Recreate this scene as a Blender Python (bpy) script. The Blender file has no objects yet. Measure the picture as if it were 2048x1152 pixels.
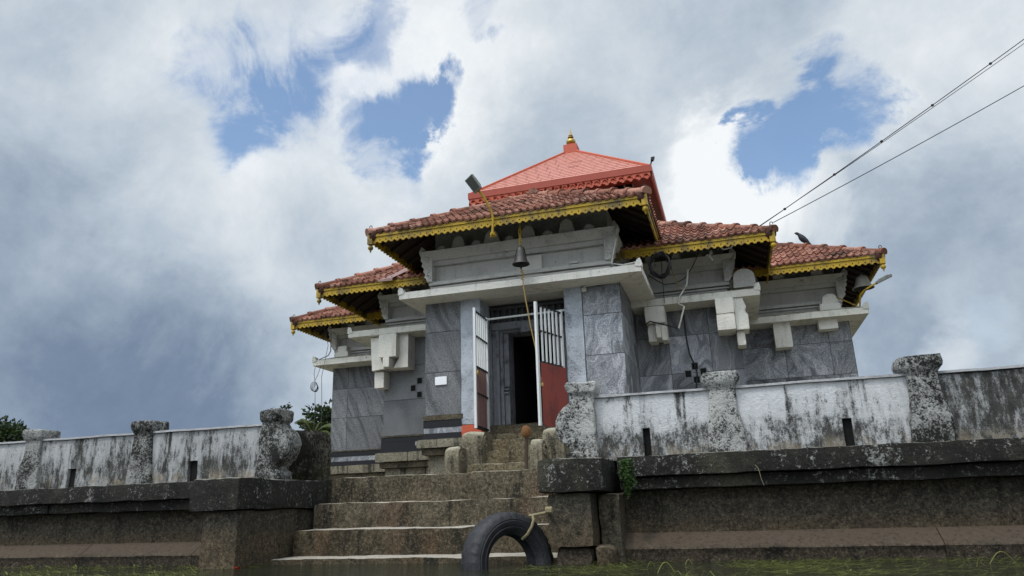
import bpy, math, random
from math import radians, sin, cos, pi
from mathutils import Vector, Matrix, noise

random.seed(7)
S = bpy.context.scene
COL = S.collection

# ------------------------------------------------------------------ camera
H_CAM = 0.42
yaw, pitch, roll = radians(16.567), radians(16.934), radians(-1.811)
fw = Vector((-sin(yaw)*cos(pitch), cos(yaw)*cos(pitch), sin(pitch)))
r0 = Vector((cos(yaw), sin(yaw), 0)); u0 = r0.cross(fw)
cr = r0*cos(roll) + u0*sin(roll); cu = -r0*sin(roll) + u0*cos(roll)
cam = bpy.data.cameras.new('camera'); cam.sensor_width = 36; cam.lens = 36*1435.02/2048
cam.clip_start = 0.05; cam.clip_end = 2000
co = bpy.data.objects.new('camera', cam); COL.objects.link(co)
mw = Matrix((cr, cu, -fw)).transposed().to_4x4(); mw.translation = (0, 0, H_CAM)
co.matrix_world = mw
S.camera = co

# ------------------------------------------------------------------ exposure
S.view_settings.view_transform = 'Standard'; S.view_settings.look = 'None'
S.view_settings.exposure = 0.14; S.view_settings.gamma = 1.0

# ------------------------------------------------------------------ sun (thin cloud in front of it)
SUN_EL, SUN_AZ = 62.0, 205.0       # azimuth clockwise from +Y
sd = bpy.data.lights.new('sun', 'SUN'); sd.energy = 1.5; sd.angle = radians(10); sd.color = (1, .95, .87)
so = bpy.data.objects.new('sun', sd); COL.objects.link(so)
sv = Vector((sin(radians(SUN_AZ))*cos(radians(SUN_EL)), cos(radians(SUN_AZ))*cos(radians(SUN_EL)), sin(radians(SUN_EL))))
so.rotation_euler = sv.to_track_quat('Z', 'Y').to_euler(); so.location = sv*60

# ------------------------------------------------------------------ node helper
class G:
    def __init__(s, nt): s.nt = nt
    def n(s, t, **k):
        x = s.nt.nodes.new(t)
        for a, b in k.items(): setattr(x, a, b)
        return x
    def set(s, sock, v):
        if hasattr(v, 'is_output') or isinstance(v, bpy.types.NodeSocket): s.nt.links.new(v, sock)
        else:
            if sock.type == 'RGBA' and len(v) == 3: v = (*v, 1)
            sock.default_value = v
    def pos(s): return s.n('ShaderNodeNewGeometry').outputs['Position']
    def normal(s): return s.n('ShaderNodeNewGeometry').outputs['Normal']
    def obj(s): return s.n('ShaderNodeTexCoord').outputs['Object']
    def attr(s, a='rnd'): return s.n('ShaderNodeAttribute', attribute_name=a).outputs['Fac']
    def map(s, v, sc=(1, 1, 1), rot=(0, 0, 0), loc=(0, 0, 0)):
        m = s.n('ShaderNodeMapping'); s.set(m.inputs[0], v)
        m.inputs['Scale'].default_value = sc; m.inputs['Rotation'].default_value = rot; m.inputs['Location'].default_value = loc
        return m.outputs[0]
    def noise(s, v, scale, detail=6, rough=.55, dist=0, col=False):
        m = s.n('ShaderNodeTexNoise'); s.set(m.inputs['Vector'], v)
        for a, b in (('Scale', scale), ('Detail', detail), ('Roughness', rough), ('Distortion', dist)): s.set(m.inputs[a], b)
        return m.outputs['Color' if col else 'Fac']
    def voro(s, v, scale, feat='F1', out='Distance'):
        m = s.n('ShaderNodeTexVoronoi', feature=feat); s.set(m.inputs['Vector'], v); m.inputs['Scale'].default_value = scale
        return m.outputs[out]
    def ramp(s, f, stops, interp='LINEAR'):
        m = s.n('ShaderNodeValToRGB'); s.set(m.inputs[0], f); cr = m.color_ramp; cr.interpolation = interp
        while len(cr.elements) < len(stops): cr.elements.new(.5)
        for e, (p, c) in zip(cr.elements, stops):
            e.position = p; e.color = (c, c, c, 1) if isinstance(c, (int, float)) else (*c, 1)
        return m.outputs[0]
    def mix(s, f, a, b, mode='MIX'):
        m = s.n('ShaderNodeMix', data_type='RGBA', blend_type=mode)
        s.set(m.inputs[0], f); s.set(m.inputs[6], a); s.set(m.inputs[7], b)
        return m.outputs[2]
    def math(s, op, a, b=0, c=None, clamp=False):
        m = s.n('ShaderNodeMath', operation=op, use_clamp=clamp); s.set(m.inputs[0], a); s.set(m.inputs[1], b)
        if c is not None: s.set(m.inputs[2], c)
        return m.outputs[0]
    def vmath(s, op, a, b=None, sc=None):
        m = s.n('ShaderNodeVectorMath', operation=op); s.set(m.inputs[0], a)
        if b is not None: s.set(m.inputs[1], b)
        if sc is not None: s.set(m.inputs['Scale'], sc)
        return m.outputs['Value' if op == 'DOT_PRODUCT' else 'Vector']
    def mr(s, v, a, b, c=0, d=1, interp='SMOOTHSTEP'):
        m = s.n('ShaderNodeMapRange', interpolation_type=interp); s.set(m.inputs[0], v)
        for i, x in enumerate((a, b, c, d)): s.set(m.inputs[i+1], x)
        return m.outputs[0]
    def sep(s, v):
        m = s.n('ShaderNodeSeparateXYZ'); s.set(m.inputs[0], v); return m.outputs

# ------------------------------------------------------------------ sky: physical blue seen through broken cloud
W = bpy.data.worlds.new('World'); S.world = W; W.use_nodes = True
nt = W.node_tree; nt.nodes.clear(); g = G(nt)
d = g.n('ShaderNodeTexCoord').outputs['Generated']
sky = g.n('ShaderNodeTexSky', sky_type='NISHITA', sun_disc=False)
sky.sun_elevation = radians(SUN_EL); sky.sun_rotation = radians(SUN_AZ)
sky.air_density = 1.2; sky.dust_density = 1.0
skyc = g.vmath('SCALE', sky.outputs[0], sc=0.1)
n1 = g.noise(d, 4.5, 9, .62, .3, col=True)
n2 = g.noise(d, 15, 6, .6, 0, col=True)
off = g.vmath('SCALE', g.vmath('SUBTRACT', n1, (.5, .5, .5)), sc=.26)
off2 = g.vmath('SCALE', g.vmath('SUBTRACT', n2, (.5, .5, .5)), sc=.05)
dw = g.vmath('NORMALIZE', g.vmath('ADD', g.vmath('ADD', d, off), off2))
dsoft = g.vmath('NORMALIZE', g.vmath('ADD', d, g.vmath('SCALE', off, sc=.9)))
def blobs(vec, lst, soft_in, soft_out):
    acc = None
    for (x, y, z, r, a) in lst:
        v = Vector((x, y, z)).normalized()
        w = g.mr(g.vmath('DOT_PRODUCT', vec, tuple(v)), cos(r*soft_out), cos(r*soft_in), 0, a)
        acc = w if acc is None else g.math('ADD', acc, w)
    return acc
BLUE = [(-.49, .68, .55, .13, .23), (-.42, .75, .50, .09, .14), (-.355, .79, .502, .050, .95), (-.305, .80, .518, .034, .95), (-.43, .77, .472, .045, .5), (-.54, .648, .54, .06, .46), (-.48, .665, .575, .06, .42),
        (-.40, .70, .60, .035, .4), (-.51, .67, .52, .05, .3), (.118, .884, .453, .052, 1.0), (.168, .871, .458, .056, 1.0), (.065, .874, .483, .022, .9), (.122, .90, .415, .036, 1.0),
        (-.25, .758, .60, .030, .6), (-.587, .641, .495, .045, .3), (-.40, .80, .43, .05, .4), (.30, .935, .19, .04, .25)]
blue = blobs(dw, BLUE, .3, 1.6)
veil = g.noise(d, 7, 8, .62, .6)
blue = g.math('MULTIPLY', blue, g.mr(veil, .36, .58, .45, 1.05))
thick = g.math('SUBTRACT', 1.0, g.mr(blue, .08, .95, 0, .95), clamp=True)
BRIGHT = [(.045, .90, .43, .07, .26), (.02, .92, .385, .09, .22), (.125, .925, .36, .05, .22), (-.117, .834, .539, .22, .06), (-.70, .58, .42, .22, .10), (-.53, .728, .437, .2, .12),
          (.31, .854, .417, .16, .10), (.254, .955, .15, .04, .20), (.29, .945, .12, .07, .04), (-.33, .74, .57, .13, .18), (-.615, .689, .384, .2, .10), (-.56, .80, .20, .09, .12), (.31, .93, .22, .05, .10)]
DARK = [(-.75, .62, .20, .30, .21), (-.69, .65, .28, .2, .06), (-.66, .74, .10, .16, .07), (.25, .94, .225, .15, .27), (-.675, .538, .506, .16, .12), (-.78, .61, .11, .24, .14), (-.62, .75, .18, .16, .08),
        (.05, .80, .60, .12, .14), (-.14, .86, .46, .10, .10), (.32, .90, .29, .12, .10), (-.2, .88, .42, .1, .06)]
lum = g.math('SUBTRACT', g.math('ADD', .685, blobs(dsoft, BRIGHT, .1, 1.5)), blobs(dsoft, DARK, .1, 1.5))
fine = g.math('ADD', g.math('MULTIPLY', g.math('SUBTRACT', g.noise(d, 4.5, 10, .6, .5), .5), .50), g.math('MULTIPLY', g.math('SUBTRACT', g.noise(d, 11, 9, .66, .2), .5), .36))
edge = g.math('MULTIPLY', g.mr(blue, .03, .20, 0, .05), g.mr(veil, .35, .6, 0, 1))
lum = g.math('ADD', g.math('ADD', lum, edge), fine, clamp=True)
cloud = g.ramp(lum, [(0, (.120, .170, .255)), (.22, (.175, .235, .33)), (.42, (.30, .37, .46)), (.6, (.455, .525, .60)), (.8, (.64, .69, .735)), (1, (.83, .86, .88))])
# cloud brightened around the sun, unseen behind the camera, added as soft front fill
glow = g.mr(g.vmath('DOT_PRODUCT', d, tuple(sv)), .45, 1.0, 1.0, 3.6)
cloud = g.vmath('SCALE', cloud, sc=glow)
skyc = g.vmath('MULTIPLY', skyc, (1.30, 1.42, 1.50))
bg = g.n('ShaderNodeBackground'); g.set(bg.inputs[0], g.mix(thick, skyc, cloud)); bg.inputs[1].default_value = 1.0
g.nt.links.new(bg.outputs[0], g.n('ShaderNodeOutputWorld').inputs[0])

# ------------------------------------------------------------------ materials
def mat(name, rough=.8, spec=.3, metal=0):
    m = bpy.data.materials.new(name); m.use_nodes = True
    g = G(m.node_tree); b = m.node_tree.nodes['Principled BSDF']
    b.inputs['Roughness'].default_value = rough; b.inputs['Specular IOR Level'].default_value = spec; b.inputs['Metallic'].default_value = metal
    return m, g, b
def bump(g, b, h, dist=.01, strength=1):
    n = g.n('ShaderNodeBump'); n.inputs['Distance'].default_value = dist; n.inputs['Strength'].default_value = strength
    g.set(n.inputs['Height'], h); g.nt.links.new(n.outputs[0], b.inputs['Normal'])

def sharp(g, n, k=2.2):
    # widen the narrow histogram of fractal noise
    return g.math('ADD', g.math('MULTIPLY', g.math('SUBTRACT', n, .5), k), .5, clamp=True)
def m_simple(name, col, rough=.7, var=.25, scale=8, bmp=.004, spec=.3, metal=0, dirt=None, dirt_amt=.5):
    m, g, b = mat(name, rough, spec, metal); p = g.pos()
    n = g.noise(p, scale, 8, .65)
    c = g.mix(n, tuple(x*(1-var) for x in col), tuple(min(1, x*(1+var)) for x in col))
    if dirt:
        k = g.noise(g.map(p, (1, 1, .5)), scale*.6, 9, .72)
        c = g.mix(g.mr(k, .62-dirt_amt*.25, .78-dirt_amt*.2), c, dirt)
    g.set(b.inputs['Base Color'], c)
    bump(g, b, g.noise(p, scale*9, 5, .6), bmp)
    return m

def m_plaster(name, cover, streak, seed=0.0, low=.25, tone=1.0):
    # lime-washed wall with black mould: runs from the coping, patches near the ledge, peppery specks
    m, g, b = mat(name, .9, .15); p = g.vmath('ADD', g.pos(), (seed, seed*.3, 0))
    z = g.sep(g.pos())[2]
    st = sharp(g, g.noise(g.map(p, (5.5, 5.5, .7)), 1.5, 9, .66, .35), 2.4)
    pa = sharp(g, g.noise(p, 1.9, 9, .66, .5), 2.4)
    pe = sharp(g, g.noise(g.map(p, (1, 1, .38)), 22, 8, .76), 2.4)
    pe2 = sharp(g, g.noise(p, 95, 4, .75), 2.6)
    s = g.math('ADD', g.math('MULTIPLY', st, streak), g.math('MULTIPLY', pa, 1-streak))
    s = g.math('ADD', g.math('MULTIPLY', g.math('SUBTRACT', s, .5), .75), cover)
    s = g.math('ADD', s, g.mr(z, 1.16, .86, 0, low))                        # rising damp above the ledge
    runs = g.mr(sharp(g, g.noise(g.map(p, (3.1, 3.1, .18)), 1.7, 6, .6), 2.4), .62, .95, 0, 1)
    s = g.math('ADD', s, g.math('MULTIPLY', runs, g.mr(z, .92, 1.26, .12, .62)))
    thr = g.math('ADD', g.math('MULTIPLY', pe, .72), g.math('MULTIPLY', pe2, .28))
    mask = g.mr(g.math('SUBTRACT', s, thr), -.16, .22, 0, .94)
    film = g.mr(s, .10, .75, 0, .66)
    base = g.mix(g.noise(p, 5, 6, .6), tuple(x*tone for x in (.54, .55, .56)), tuple(x*tone for x in (.70, .705, .71)))
    base = g.mix(film, base, (.20, .20, .19))
    mould = g.mix(sharp(g, g.noise(p, 14, 5, .6)), (.012, .012, .012), (.065, .063, .055))
    c = g.mix(mask, base, mould)
    sand = g.math('MULTIPLY', g.mr(z, .90, .78, 0, 1), g.mr(g.noise(p, 6, 8, .7), .46, .58))
    c = g.mix(g.math('MULTIPLY', sand, .75), c, g.mix(pe, (.12, .10, .075), (.40, .35, .27)))
    g.set(b.inputs['Base Color'], c)
    h = g.math('ADD', g.noise(p, 40, 6, .75), g.math('MULTIPLY', mask, -.2))
    bump(g, b, h, .014)
    return m

def m_grain(name, light, dark, amt=.5, seed=0.0, scale=34, moss=None):
    m, g, b = mat(name, .95, .12); p = g.vmath('ADD', g.pos(), (seed, 0, seed))
    a = sharp(g, g.noise(p, scale, 6, .75), 2.4); a2 = sharp(g, g.noise(p, 2.6, 7, .62, .5), 2.4); a3 = sharp(g, g.noise(p, scale*2.6, 4, .7), 2.4)
    thr = g.math('ADD', g.math('MULTIPLY', a, .55), g.math('MULTIPLY', a3, .45))
    s = g.math('ADD', g.math('MULTIPLY', g.math('SUBTRACT', a2, .5), .55), amt)
    mk = g.mr(g.math('SUBTRACT', s, thr), -.16, .16)
    lt = g.mix(a2, light, tuple(x*.55 for x in light))
    c = g.mix(mk, lt, dark)
    if moss: c = g.mix(g.mr(g.noise(p, 4, 8, .7), .5, .68, 0, .8), c, moss)
    g.set(b.inputs['Base Color'], c)
    bump(g, b, g.math('ADD', a, g.math('MULTIPLY', a3, .4)), .013)
    return m

def m_ledge(name, seed=0.0):
    # black weathered granite with pale lichen crust and run marks
    m, g, b = mat(name, .85, .25); p = g.vmath('ADD', g.pos(), (seed, seed*.5, 0))
    a = sharp(g, g.noise(p, 4, 9, .68), 2.4); fine = sharp(g, g.noise(p, 32, 7, .78), 2.6); fine2 = sharp(g, g.noise(p, 80, 5, .75), 2.6)
    c = g.mix(a, (.008, .0078, .007), (.040, .037, .029))
    blk = sharp(g, g.noise(g.map(p, (1.3, 1.3, .7)), 1.3, 8, .62), 2.4)
    c = g.mix(g.mr(blk, .55, .95, 0, .75), c, (.085, .078, .055))
    c = g.mix(g.mr(fine2, .55, .15, 0, .75), c, (.008, .008, .007))
    thr = g.math('ADD', g.math('MULTIPLY', fine, .6), g.math('MULTIPLY', fine2, .4))
    area = sharp(g, g.noise(g.map(p, (2.4, 2.4, .75)), 1.6, 8, .66, .6), 2.4)
    l = g.mr(g.math('ADD', thr, g.math('MULTIPLY', area, .42)), .82, 1.06, 0, .9)
    c = g.mix(l, c, g.mix(fine, (.22, .22, .20), (.42, .42, .40)))
    nz = g.sep(g.normal())[2]
    c = g.mix(g.math('MULTIPLY', g.mr(nz, .35, .9), g.mr(fine, .2, .6, .2, .9)), c, (.26, .245, .20))
    g.set(b.inputs['Base Color'], c)
    bump(g, b, g.math('ADD', g.noise(p, 22, 8, .7), g.math('MULTIPLY', fine, .4)), .02)
    return m

def m_step(name, c0, c1, tread, seed=0.0, red=(.15, .07, .04), redamt=.5, lich=.4, stain=None):
    m, g, b = mat(name, .85, .22); p = g.vmath('ADD', g.pos(), (seed, 0, seed))
    a = sharp(g, g.noise(p, 4, 9, .68), 2.4); fine = sharp(g, g.noise(p, 34, 8, .79), 2.7); f2 = sharp(g, g.noise(p, 95, 5, .75), 2.7)
    c = g.mix(a, c0, c1)
    blk = sharp(g, g.noise(g.map(p, (1.6, 1.6, .5)), 1.2, 8, .6), 2.4)
    c = g.mix(g.mr(blk, .5, .85, 0, redamt), c, red)
    c = g.mix(g.mr(sharp(g, g.noise(g.map(p, (2.6, 2.6, .5)), 1.7, 9, .68), 2.4), .55, .85, 0, .85), c, (.013, .012, .010))
    if stain:      # iron-brown tide mark above the water line
        z = g.sep(g.pos())[2]
        c = g.mix(g.math('MULTIPLY', g.mr(z, .40, .16, 0, .85), g.mr(a, 0, .6, .45, 1)), c, stain)
    spk = g.math('ADD', g.math('MULTIPLY', fine, .6), g.math('MULTIPLY', f2, .4))
    c = g.mix(g.mr(spk, .52, .78, 0, lich), c, (.36, .30, .20))
    c = g.mix(g.mr(spk, .50, .25, 0, .82), c, (.009, .0085, .006))
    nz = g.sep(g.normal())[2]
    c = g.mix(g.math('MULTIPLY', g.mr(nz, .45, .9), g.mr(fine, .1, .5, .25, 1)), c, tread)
    g.set(b.inputs['Base Color'], c)
    bump(g, b, g.math('ADD', g.noise(p, 20, 8, .7), g.math('MULTIPLY', fine, .4)), .018)
    return m

def m_marble(name, kind):
    m, g, b = mat(name, .42, .4); r = g.attr(); p = g.pos()
    q = g.vmath('ADD', p, g.vmath('SCALE', (3.7, 0, 5.1), sc=r))
    if kind == 'diag':
        v = g.vmath('ADD', g.vmath('SUBTRACT', q, (0, 0, 0)), g.vmath('SCALE', g.vmath('SUBTRACT', g.noise(q, 1.1, 3, .5, 0, col=True), (.5, .5, .5)), sc=.30))
        v = g.map(v, (1, 1, 1), (0, radians(24), 0))
        t = sharp(g, g.noise(g.map(v, (6.5, 1, .45)), 1.5, 6, .5, .35), 2.9)
        c = g.ramp(t, [(.10, (.030, .032, .035)), (.26, (.09, .092, .097)), (.42, (.17, .172, .178)), (.6, (.21, .212, .218)), (.9, (.26, .262, .268))])
    elif kind == 'swirl':
        v = g.vmath('ADD', q, g.vmath('SCALE', g.vmath('SUBTRACT', g.noise(q, 1.1, 2, .45, .5, col=True), (.5, .5, .5)), sc=1.5))
        t = sharp(g, g.noise(g.map(v, (3.4, 1.5, .85), (0, radians(-12), 0)), 1.25, 6, .5, 1.0), 3.0)
        c = g.ramp(t, [(.10, (.03, .034, .042)), (.30, (.10, .11, .13)), (.45, (.26, .275, .30)), (.58, (.15, .16, .185)), (.74, (.42, .43, .45)), (.92, (.22, .23, .26))])
    else:
        t = sharp(g, g.noise(q, 2.2, 7, .6, .3), 2)
        c = g.ramp(t, [(.2, (.12, .123, .128)), (.8, (.24, .242, .25))])
    sp = sharp(g, g.noise(p, 85, 5, .78), 2.6)
    c = g.mix(g.mr(sp, .12, .85), g.mix(.66, c, (.015, .015, .017)), g.mix(.20, c, (.75, .77, .80)))
    tint = g.ramp(g.math('FRACT', g.math('MULTIPLY', r, 7.31)), [(0, .60), (1, .92)] if kind != 'swirl' else [(0, .58), (1, 1.30)])
    c = g.mix(1, c, tint, 'MULTIPLY')
    g.set(b.inputs['Base Color'], c)
    g.set(b.inputs['Roughness'], g.mr(sp, .3, .7, .38, .6))
    bump(g, b, sp, .002)
    return m

def m_paint(name, col, grime=.4, seed=0.0, green=.0):
    # old white/cream masonry paint: rain marks, dust in hollows of the texture, small chips
    m, g, b = mat(name, .85, .2); p = g.vmath('ADD', g.pos(), (seed, seed, seed))
    a = g.noise(p, 4, 8, .65)
    c = g.mix(a, tuple(x*.86 for x in col), col)
    st = sharp(g, g.noise(g.map(p, (6, 6, .6)), 1.6, 8, .66), 2.4)
    fi = sharp(g, g.noise(p, 36, 6, .76), 2.4); pa = sharp(g, g.noise(p, 2.6, 8, .66, .4), 2.4)
    s = g.math('ADD', g.math('MULTIPLY', st, .45), g.math('ADD', g.math('MULTIPLY', fi, .30), g.math('MULTIPLY', pa, .35)))
    c = g.mix(g.mr(s, .50, .95, 0, grime), c, (.14, .13, .105))
    chips = sharp(g, g.noise(p, 9, 9, .8), 2.4)
    c = g.mix(g.mr(g.math('ADD', chips, g.math('MULTIPLY', pa, .35)), .98, 1.10, 0, min(1, grime*1.7)), c, (.035, .035, .033))
    c = g.mix(g.mr(fi, .25, .0, 0, grime), c, (.09, .088, .08))
    if green:
        nz = g.sep(g.normal())[2]
        c = g.mix(g.math('MULTIPLY', g.mr(nz, .1, .6), g.mr(g.noise(p, 9, 8, .75), .42, .60, 0, green)), c, (.16, .16, .075))
    g.set(b.inputs['Base Color'], c)
    bump(g, b, g.math('ADD', fi, g.math('MULTIPLY', chips, .6)), .006)
    return m

def m_tile(name):
    m, g, b = mat(name, .9, .15); r = g.attr(); p = g.pos()
    c = g.ramp(r, [(0, (.135, .058, .040)), (.35, (.25, .105, .072)), (.7, (.325, .148, .105)), (1, (.40, .21, .155))])
    n = g.noise(p, 9, 9, .72); n2 = g.noise(p, 55, 5, .7); big = g.noise(p, 1.3, 6, .6)
    k = g.math('ADD', g.math('ADD', g.math('MULTIPLY', n, .5), g.math('MULTIPLY', n2, .3)), g.math('MULTIPLY', big, .35))
    c = g.mix(g.mr(k, .54, .68, 0, .88), c, (.032, .028, .021))
    c = g.mix(g.mr(g.noise(p, 7, 8, .75), .60, .72, 0, .55), c, (.17, .145, .11))
    c = g.mix(g.mr(n2, .58, .72, 0, .4), c, (.42, .27, .22))
    g.set(b.inputs['Base Color'], c); bump(g, b, n2, .006)
    return m

M = {}
M['plaster_right'] = m_plaster('plaster_right', .20, .35, 1.7, .30)
M['plaster_left'] = m_plaster('plaster_left', .36, .60, 9.3, .20, .72)
M['plaster_far'] = m_plaster('plaster_far', .60, .60, 4.1, .0, .8)
M['coping'] = m_paint('coping', (.52, .52, .53), .5)
M['post'] = m_grain('post', (.60, .60, .57), (.030, .029, .026), .45, 2)
M['post_left'] = m_grain('post_left', (.44, .44, .42), (.030, .030, .027), .50, 6)
M['post_mid'] = m_grain('post_mid', (.50, .50, .48), (.026, .026, .023), .53, 15)
M['post_moss'] = m_grain('post_moss', (.17, .16, .13), (.014, .014, .011), .58, 11, moss=(.045, .048, .018))
M['ledge'] = m_ledge('ledge'); M['ledge_b'] = m_ledge('ledge_b', 5.2)
M['wall_stone'] = m_step('wall_stone', (.022, .021, .017), (.085, .074, .055), (.16, .13, .09), 3, (.06, .055, .042), .45, .36, (.105, .076, .046))
M['base_stone'] = m_step('base_stone', (.034, .027, .020), (.092, .070, .050), (.105, .080, .058), 8, (.078, .060, .040), .5, .34)
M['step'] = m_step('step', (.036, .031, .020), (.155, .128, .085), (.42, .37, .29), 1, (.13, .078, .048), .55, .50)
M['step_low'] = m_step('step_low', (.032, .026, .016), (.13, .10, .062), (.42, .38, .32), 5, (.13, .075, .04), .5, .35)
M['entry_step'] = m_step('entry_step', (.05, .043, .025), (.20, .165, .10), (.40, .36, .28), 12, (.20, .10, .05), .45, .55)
M['balustrade'] = m_step('balustrade', (.11, .095, .065), (.27, .24, .17), (.40, .37, .28), 4, (.19, .15, .10), .45, .5)
M['plinth'] = m_step('plinth', (.16, .145, .105), (.33, .30, .23), (.40, .37, .30), 6, (.22, .19, .13), .4, .35)
M['plinth_dark'] = m_step('plinth_dark', (.045, .040, .028), (.15, .125, .085), (.20, .18, .13), 9, (.13, .10, .06), .4, .4)
M['marble_diag'] = m_marble('marble_diag', 'diag'); M['marble_swirl'] = m_marble('marble_swirl', 'swirl'); M['marble_plain'] = m_marble('marble_plain', 'plain')
M['grout'] = m_simple('grout', (.045, .045, .047))
M['band_dark'] = m_simple('band_dark', (.022, .023, .026), .75, .2, 20, .001, .15)
M['white'] = m_paint('white', (.71, .69, .63), .45)
M['white_slab'] = m_paint('white_slab', (.82, .795, .725), .55, 3, .35)
M['white_slab_green'] = m_paint('white_slab_green', (.74, .72, .64), .70, 8, .95)
M['white_block'] = m_paint('white_block', (.80, .775, .70), .34, 5)
M['frieze'] = m_paint('frieze', (.60, .585, .545), .5, 7)
M['pillar'] = m_grain('pillar', (.66, .71, .78), (.20, .22, .25), .26, 7, 30)
M['pillar_red'] = m_simple('pillar_red', (.50, .105, .055), .8, .2, 14, .006)
M['door_frame'] = m_simple('door_frame', (.20, .205, .225), .8, .35, 16, .012, dirt=(.04, .04, .042), dirt_amt=.5)
M['louver'] = m_simple('louver', (.06, .06, .062), .7, .3, 20, .004)
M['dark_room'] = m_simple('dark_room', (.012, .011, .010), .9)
M['yellow'] = m_simple('yellow', (.42, .272, .018), .5, .16, 7, .001, dirt=(.13, .09, .03), dirt_amt=.65)
M['tile'] = m_tile('tile')
M['wood'] = m_simple('wood', (.030, .020, .014), .9, .5, 10, .006)
M['metal_red'] = None
M['white_metal'] = m_simple('white_metal', (.62, .63, .62), .4, .12, 12, .001, .5, 0, (.25, .17, .11), .15)
M['iron_dark'] = m_simple('iron_dark', (.02, .02, .022), .6, .3, 20, .001)
M['gate_red'] = m_simple('gate_red', (.26, .050, .036), .5, .14, 3, .001, dirt=(.13, .035, .028), dirt_amt=.55)
M['brass'] = m_simple('brass', (.42, .27, .07), .34, .25, 9, .001, .5, .9)
M['bronze'] = m_simple('bronze', (.055, .055, .05), .5, .35, 18, .002, .5, .5)
M['bell_grey'] = m_simple('bell_grey', (.19, .18, .15), .6, .3, 14, .002, .4, .2)
M['rope'] = m_simple('rope', (.36, .24, .085), .9, .3, 60, .004)
M['rope_grey'] = m_simple('rope_grey', (.26, .22, .13), .9, .4, 70, .004)
M['pvc'] = m_simple('pvc', (.55, .54, .48), .5, .15, 10, .001, dirt=(.2, .18, .12), dirt_amt=.4)
M['cable'] = m_simple('cable', (.012, .012, .013), .5)
M['wire'] = m_simple('wire', (.05, .05, .055), .5)
M['grey_metal'] = m_simple('grey_metal', (.16, .17, .15), .5, .3, 20, .002, .5, .4)
M['glass_dark'] = m_simple('glass_dark', (.06, .065, .055), .15, .2, 30, .001, .6)
M['plaque'] = m_simple('plaque', (.80, .81, .83), .5, .03)
M['feather'] = m_simple('feather', (.018, .020, .026), .6, .4, 40, .003)
M['ball'] = m_simple('ball', (.26, .125, .048), .95, .5, 26, .025)
M['pole'] = m_simple('pole', (.065, .050, .034), .9, .4, 30, .006)
M['hole'] = m_simple('hole', (.006, .006, .006), .9)
M['trunk'] = m_simple('trunk', (.09, .07, .05), .9, .3, 12, .01)
M['flower'] = m_simple('flower', (.55, .06, .025), .7)
M['earth'] = m_simple('earth', (.10, .09, .06), .95, .3, 3, .02)

m, g, b = mat('metal_red', .42, .4); p = g.pos()
r = g.attr(); n = g.noise(p, 5, 7, .6)
c = g.mix(n, (.49, .175, .125), (.56, .23, .175)); c = g.mix(g.math('MULTIPLY', r, .15), c, (.46, .13, .09)); c = g.mix(g.math('GREATER_THAN', r, .995), c, (.36, .115, .085))
c = g.mix(g.mr(g.noise(p, 10, 8, .75), .60, .74, 0, .35), c, (.30, .10, .07))
g.set(b.inputs['Base Color'], c); bump(g, b, g.noise(p, 12, 3, .5), .0006); M['metal_red'] = m
M['metal_fascia'] = m_simple('metal_fascia', (.33, .062, .036), .45, .2, 6, .002)
M['metal_trim'] = m_simple('metal_trim', (.46, .095, .050), .5, .2, 10, .002)

m, g, b = mat('rubber', .55, .35); p = g.pos(); n = g.noise(p, 14, 8, .7)
n = sharp(g, n); c = g.mix(n, (.008, .008, .009), (.038, .038, .043)); c = g.mix(g.mr(sharp(g, g.noise(p, 40, 7, .75)), .7, .95, 0, .5), c, (.15, .145, .135))
g.set(b.inputs['Base Color'], c); bump(g, b, g.noise(p, 45, 5, .7), .006); M['rubber'] = m

def m_leaf(name, a, bcol, cc):
    m, g, b = mat(name, .6, .3); r = g.attr()
    g.set(b.inputs['Base Color'], g.ramp(r, [(0, a), (.55, bcol), (1, cc)]))
    b.inputs['Subsurface Weight'].default_value = 0
    tr = g.n('ShaderNodeBsdfTranslucent'); g.set(tr.inputs[0], g.ramp(r, [(0, a), (1, cc)]))
    mx = g.n('ShaderNodeMixShader'); mx.inputs[0].default_value = .25
    o = [x for x in m.node_tree.nodes if x.type == 'OUTPUT_MATERIAL'][0]
    g.nt.links.new(b.outputs[0], mx.inputs[1]); g.nt.links.new(tr.outputs[0], mx.inputs[2]); g.nt.links.new(mx.outputs[0], o.inputs[0])
    return m
M['leaf'] = m_leaf('leaf', (.010, .018, .008), (.024, .042, .015), (.055, .085, .025))
M['palm'] = m_leaf('palm', (.035, .055, .018), (.07, .10, .028), (.13, .15, .045))
M['fern'] = m_leaf('fern', (.015, .035, .008), (.04, .085, .015), (.075, .14, .03))
M['weed'] = m_leaf('weed', (.022, .030, .008), (.085, .10, .022), (.25, .26, .07))

m, g, b = mat('water', .06, .5); p = g.pos()
g.set(b.inputs['Base Color'], g.mix(g.noise(p, 1.5, 4), (.010, .014, .009), (.022, .024, .014)))
b.inputs['IOR'].default_value = 1.33
w = g.math('ADD', g.noise(g.map(p, (1, 2.6, 1)), 3.2, 5, .6, .4), g.math('MULTIPLY', g.noise(g.map(p, (1, 2, 1)), 14, 4, .6), .35))
bump(g, b, w, .018); M['water'] = m

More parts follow.
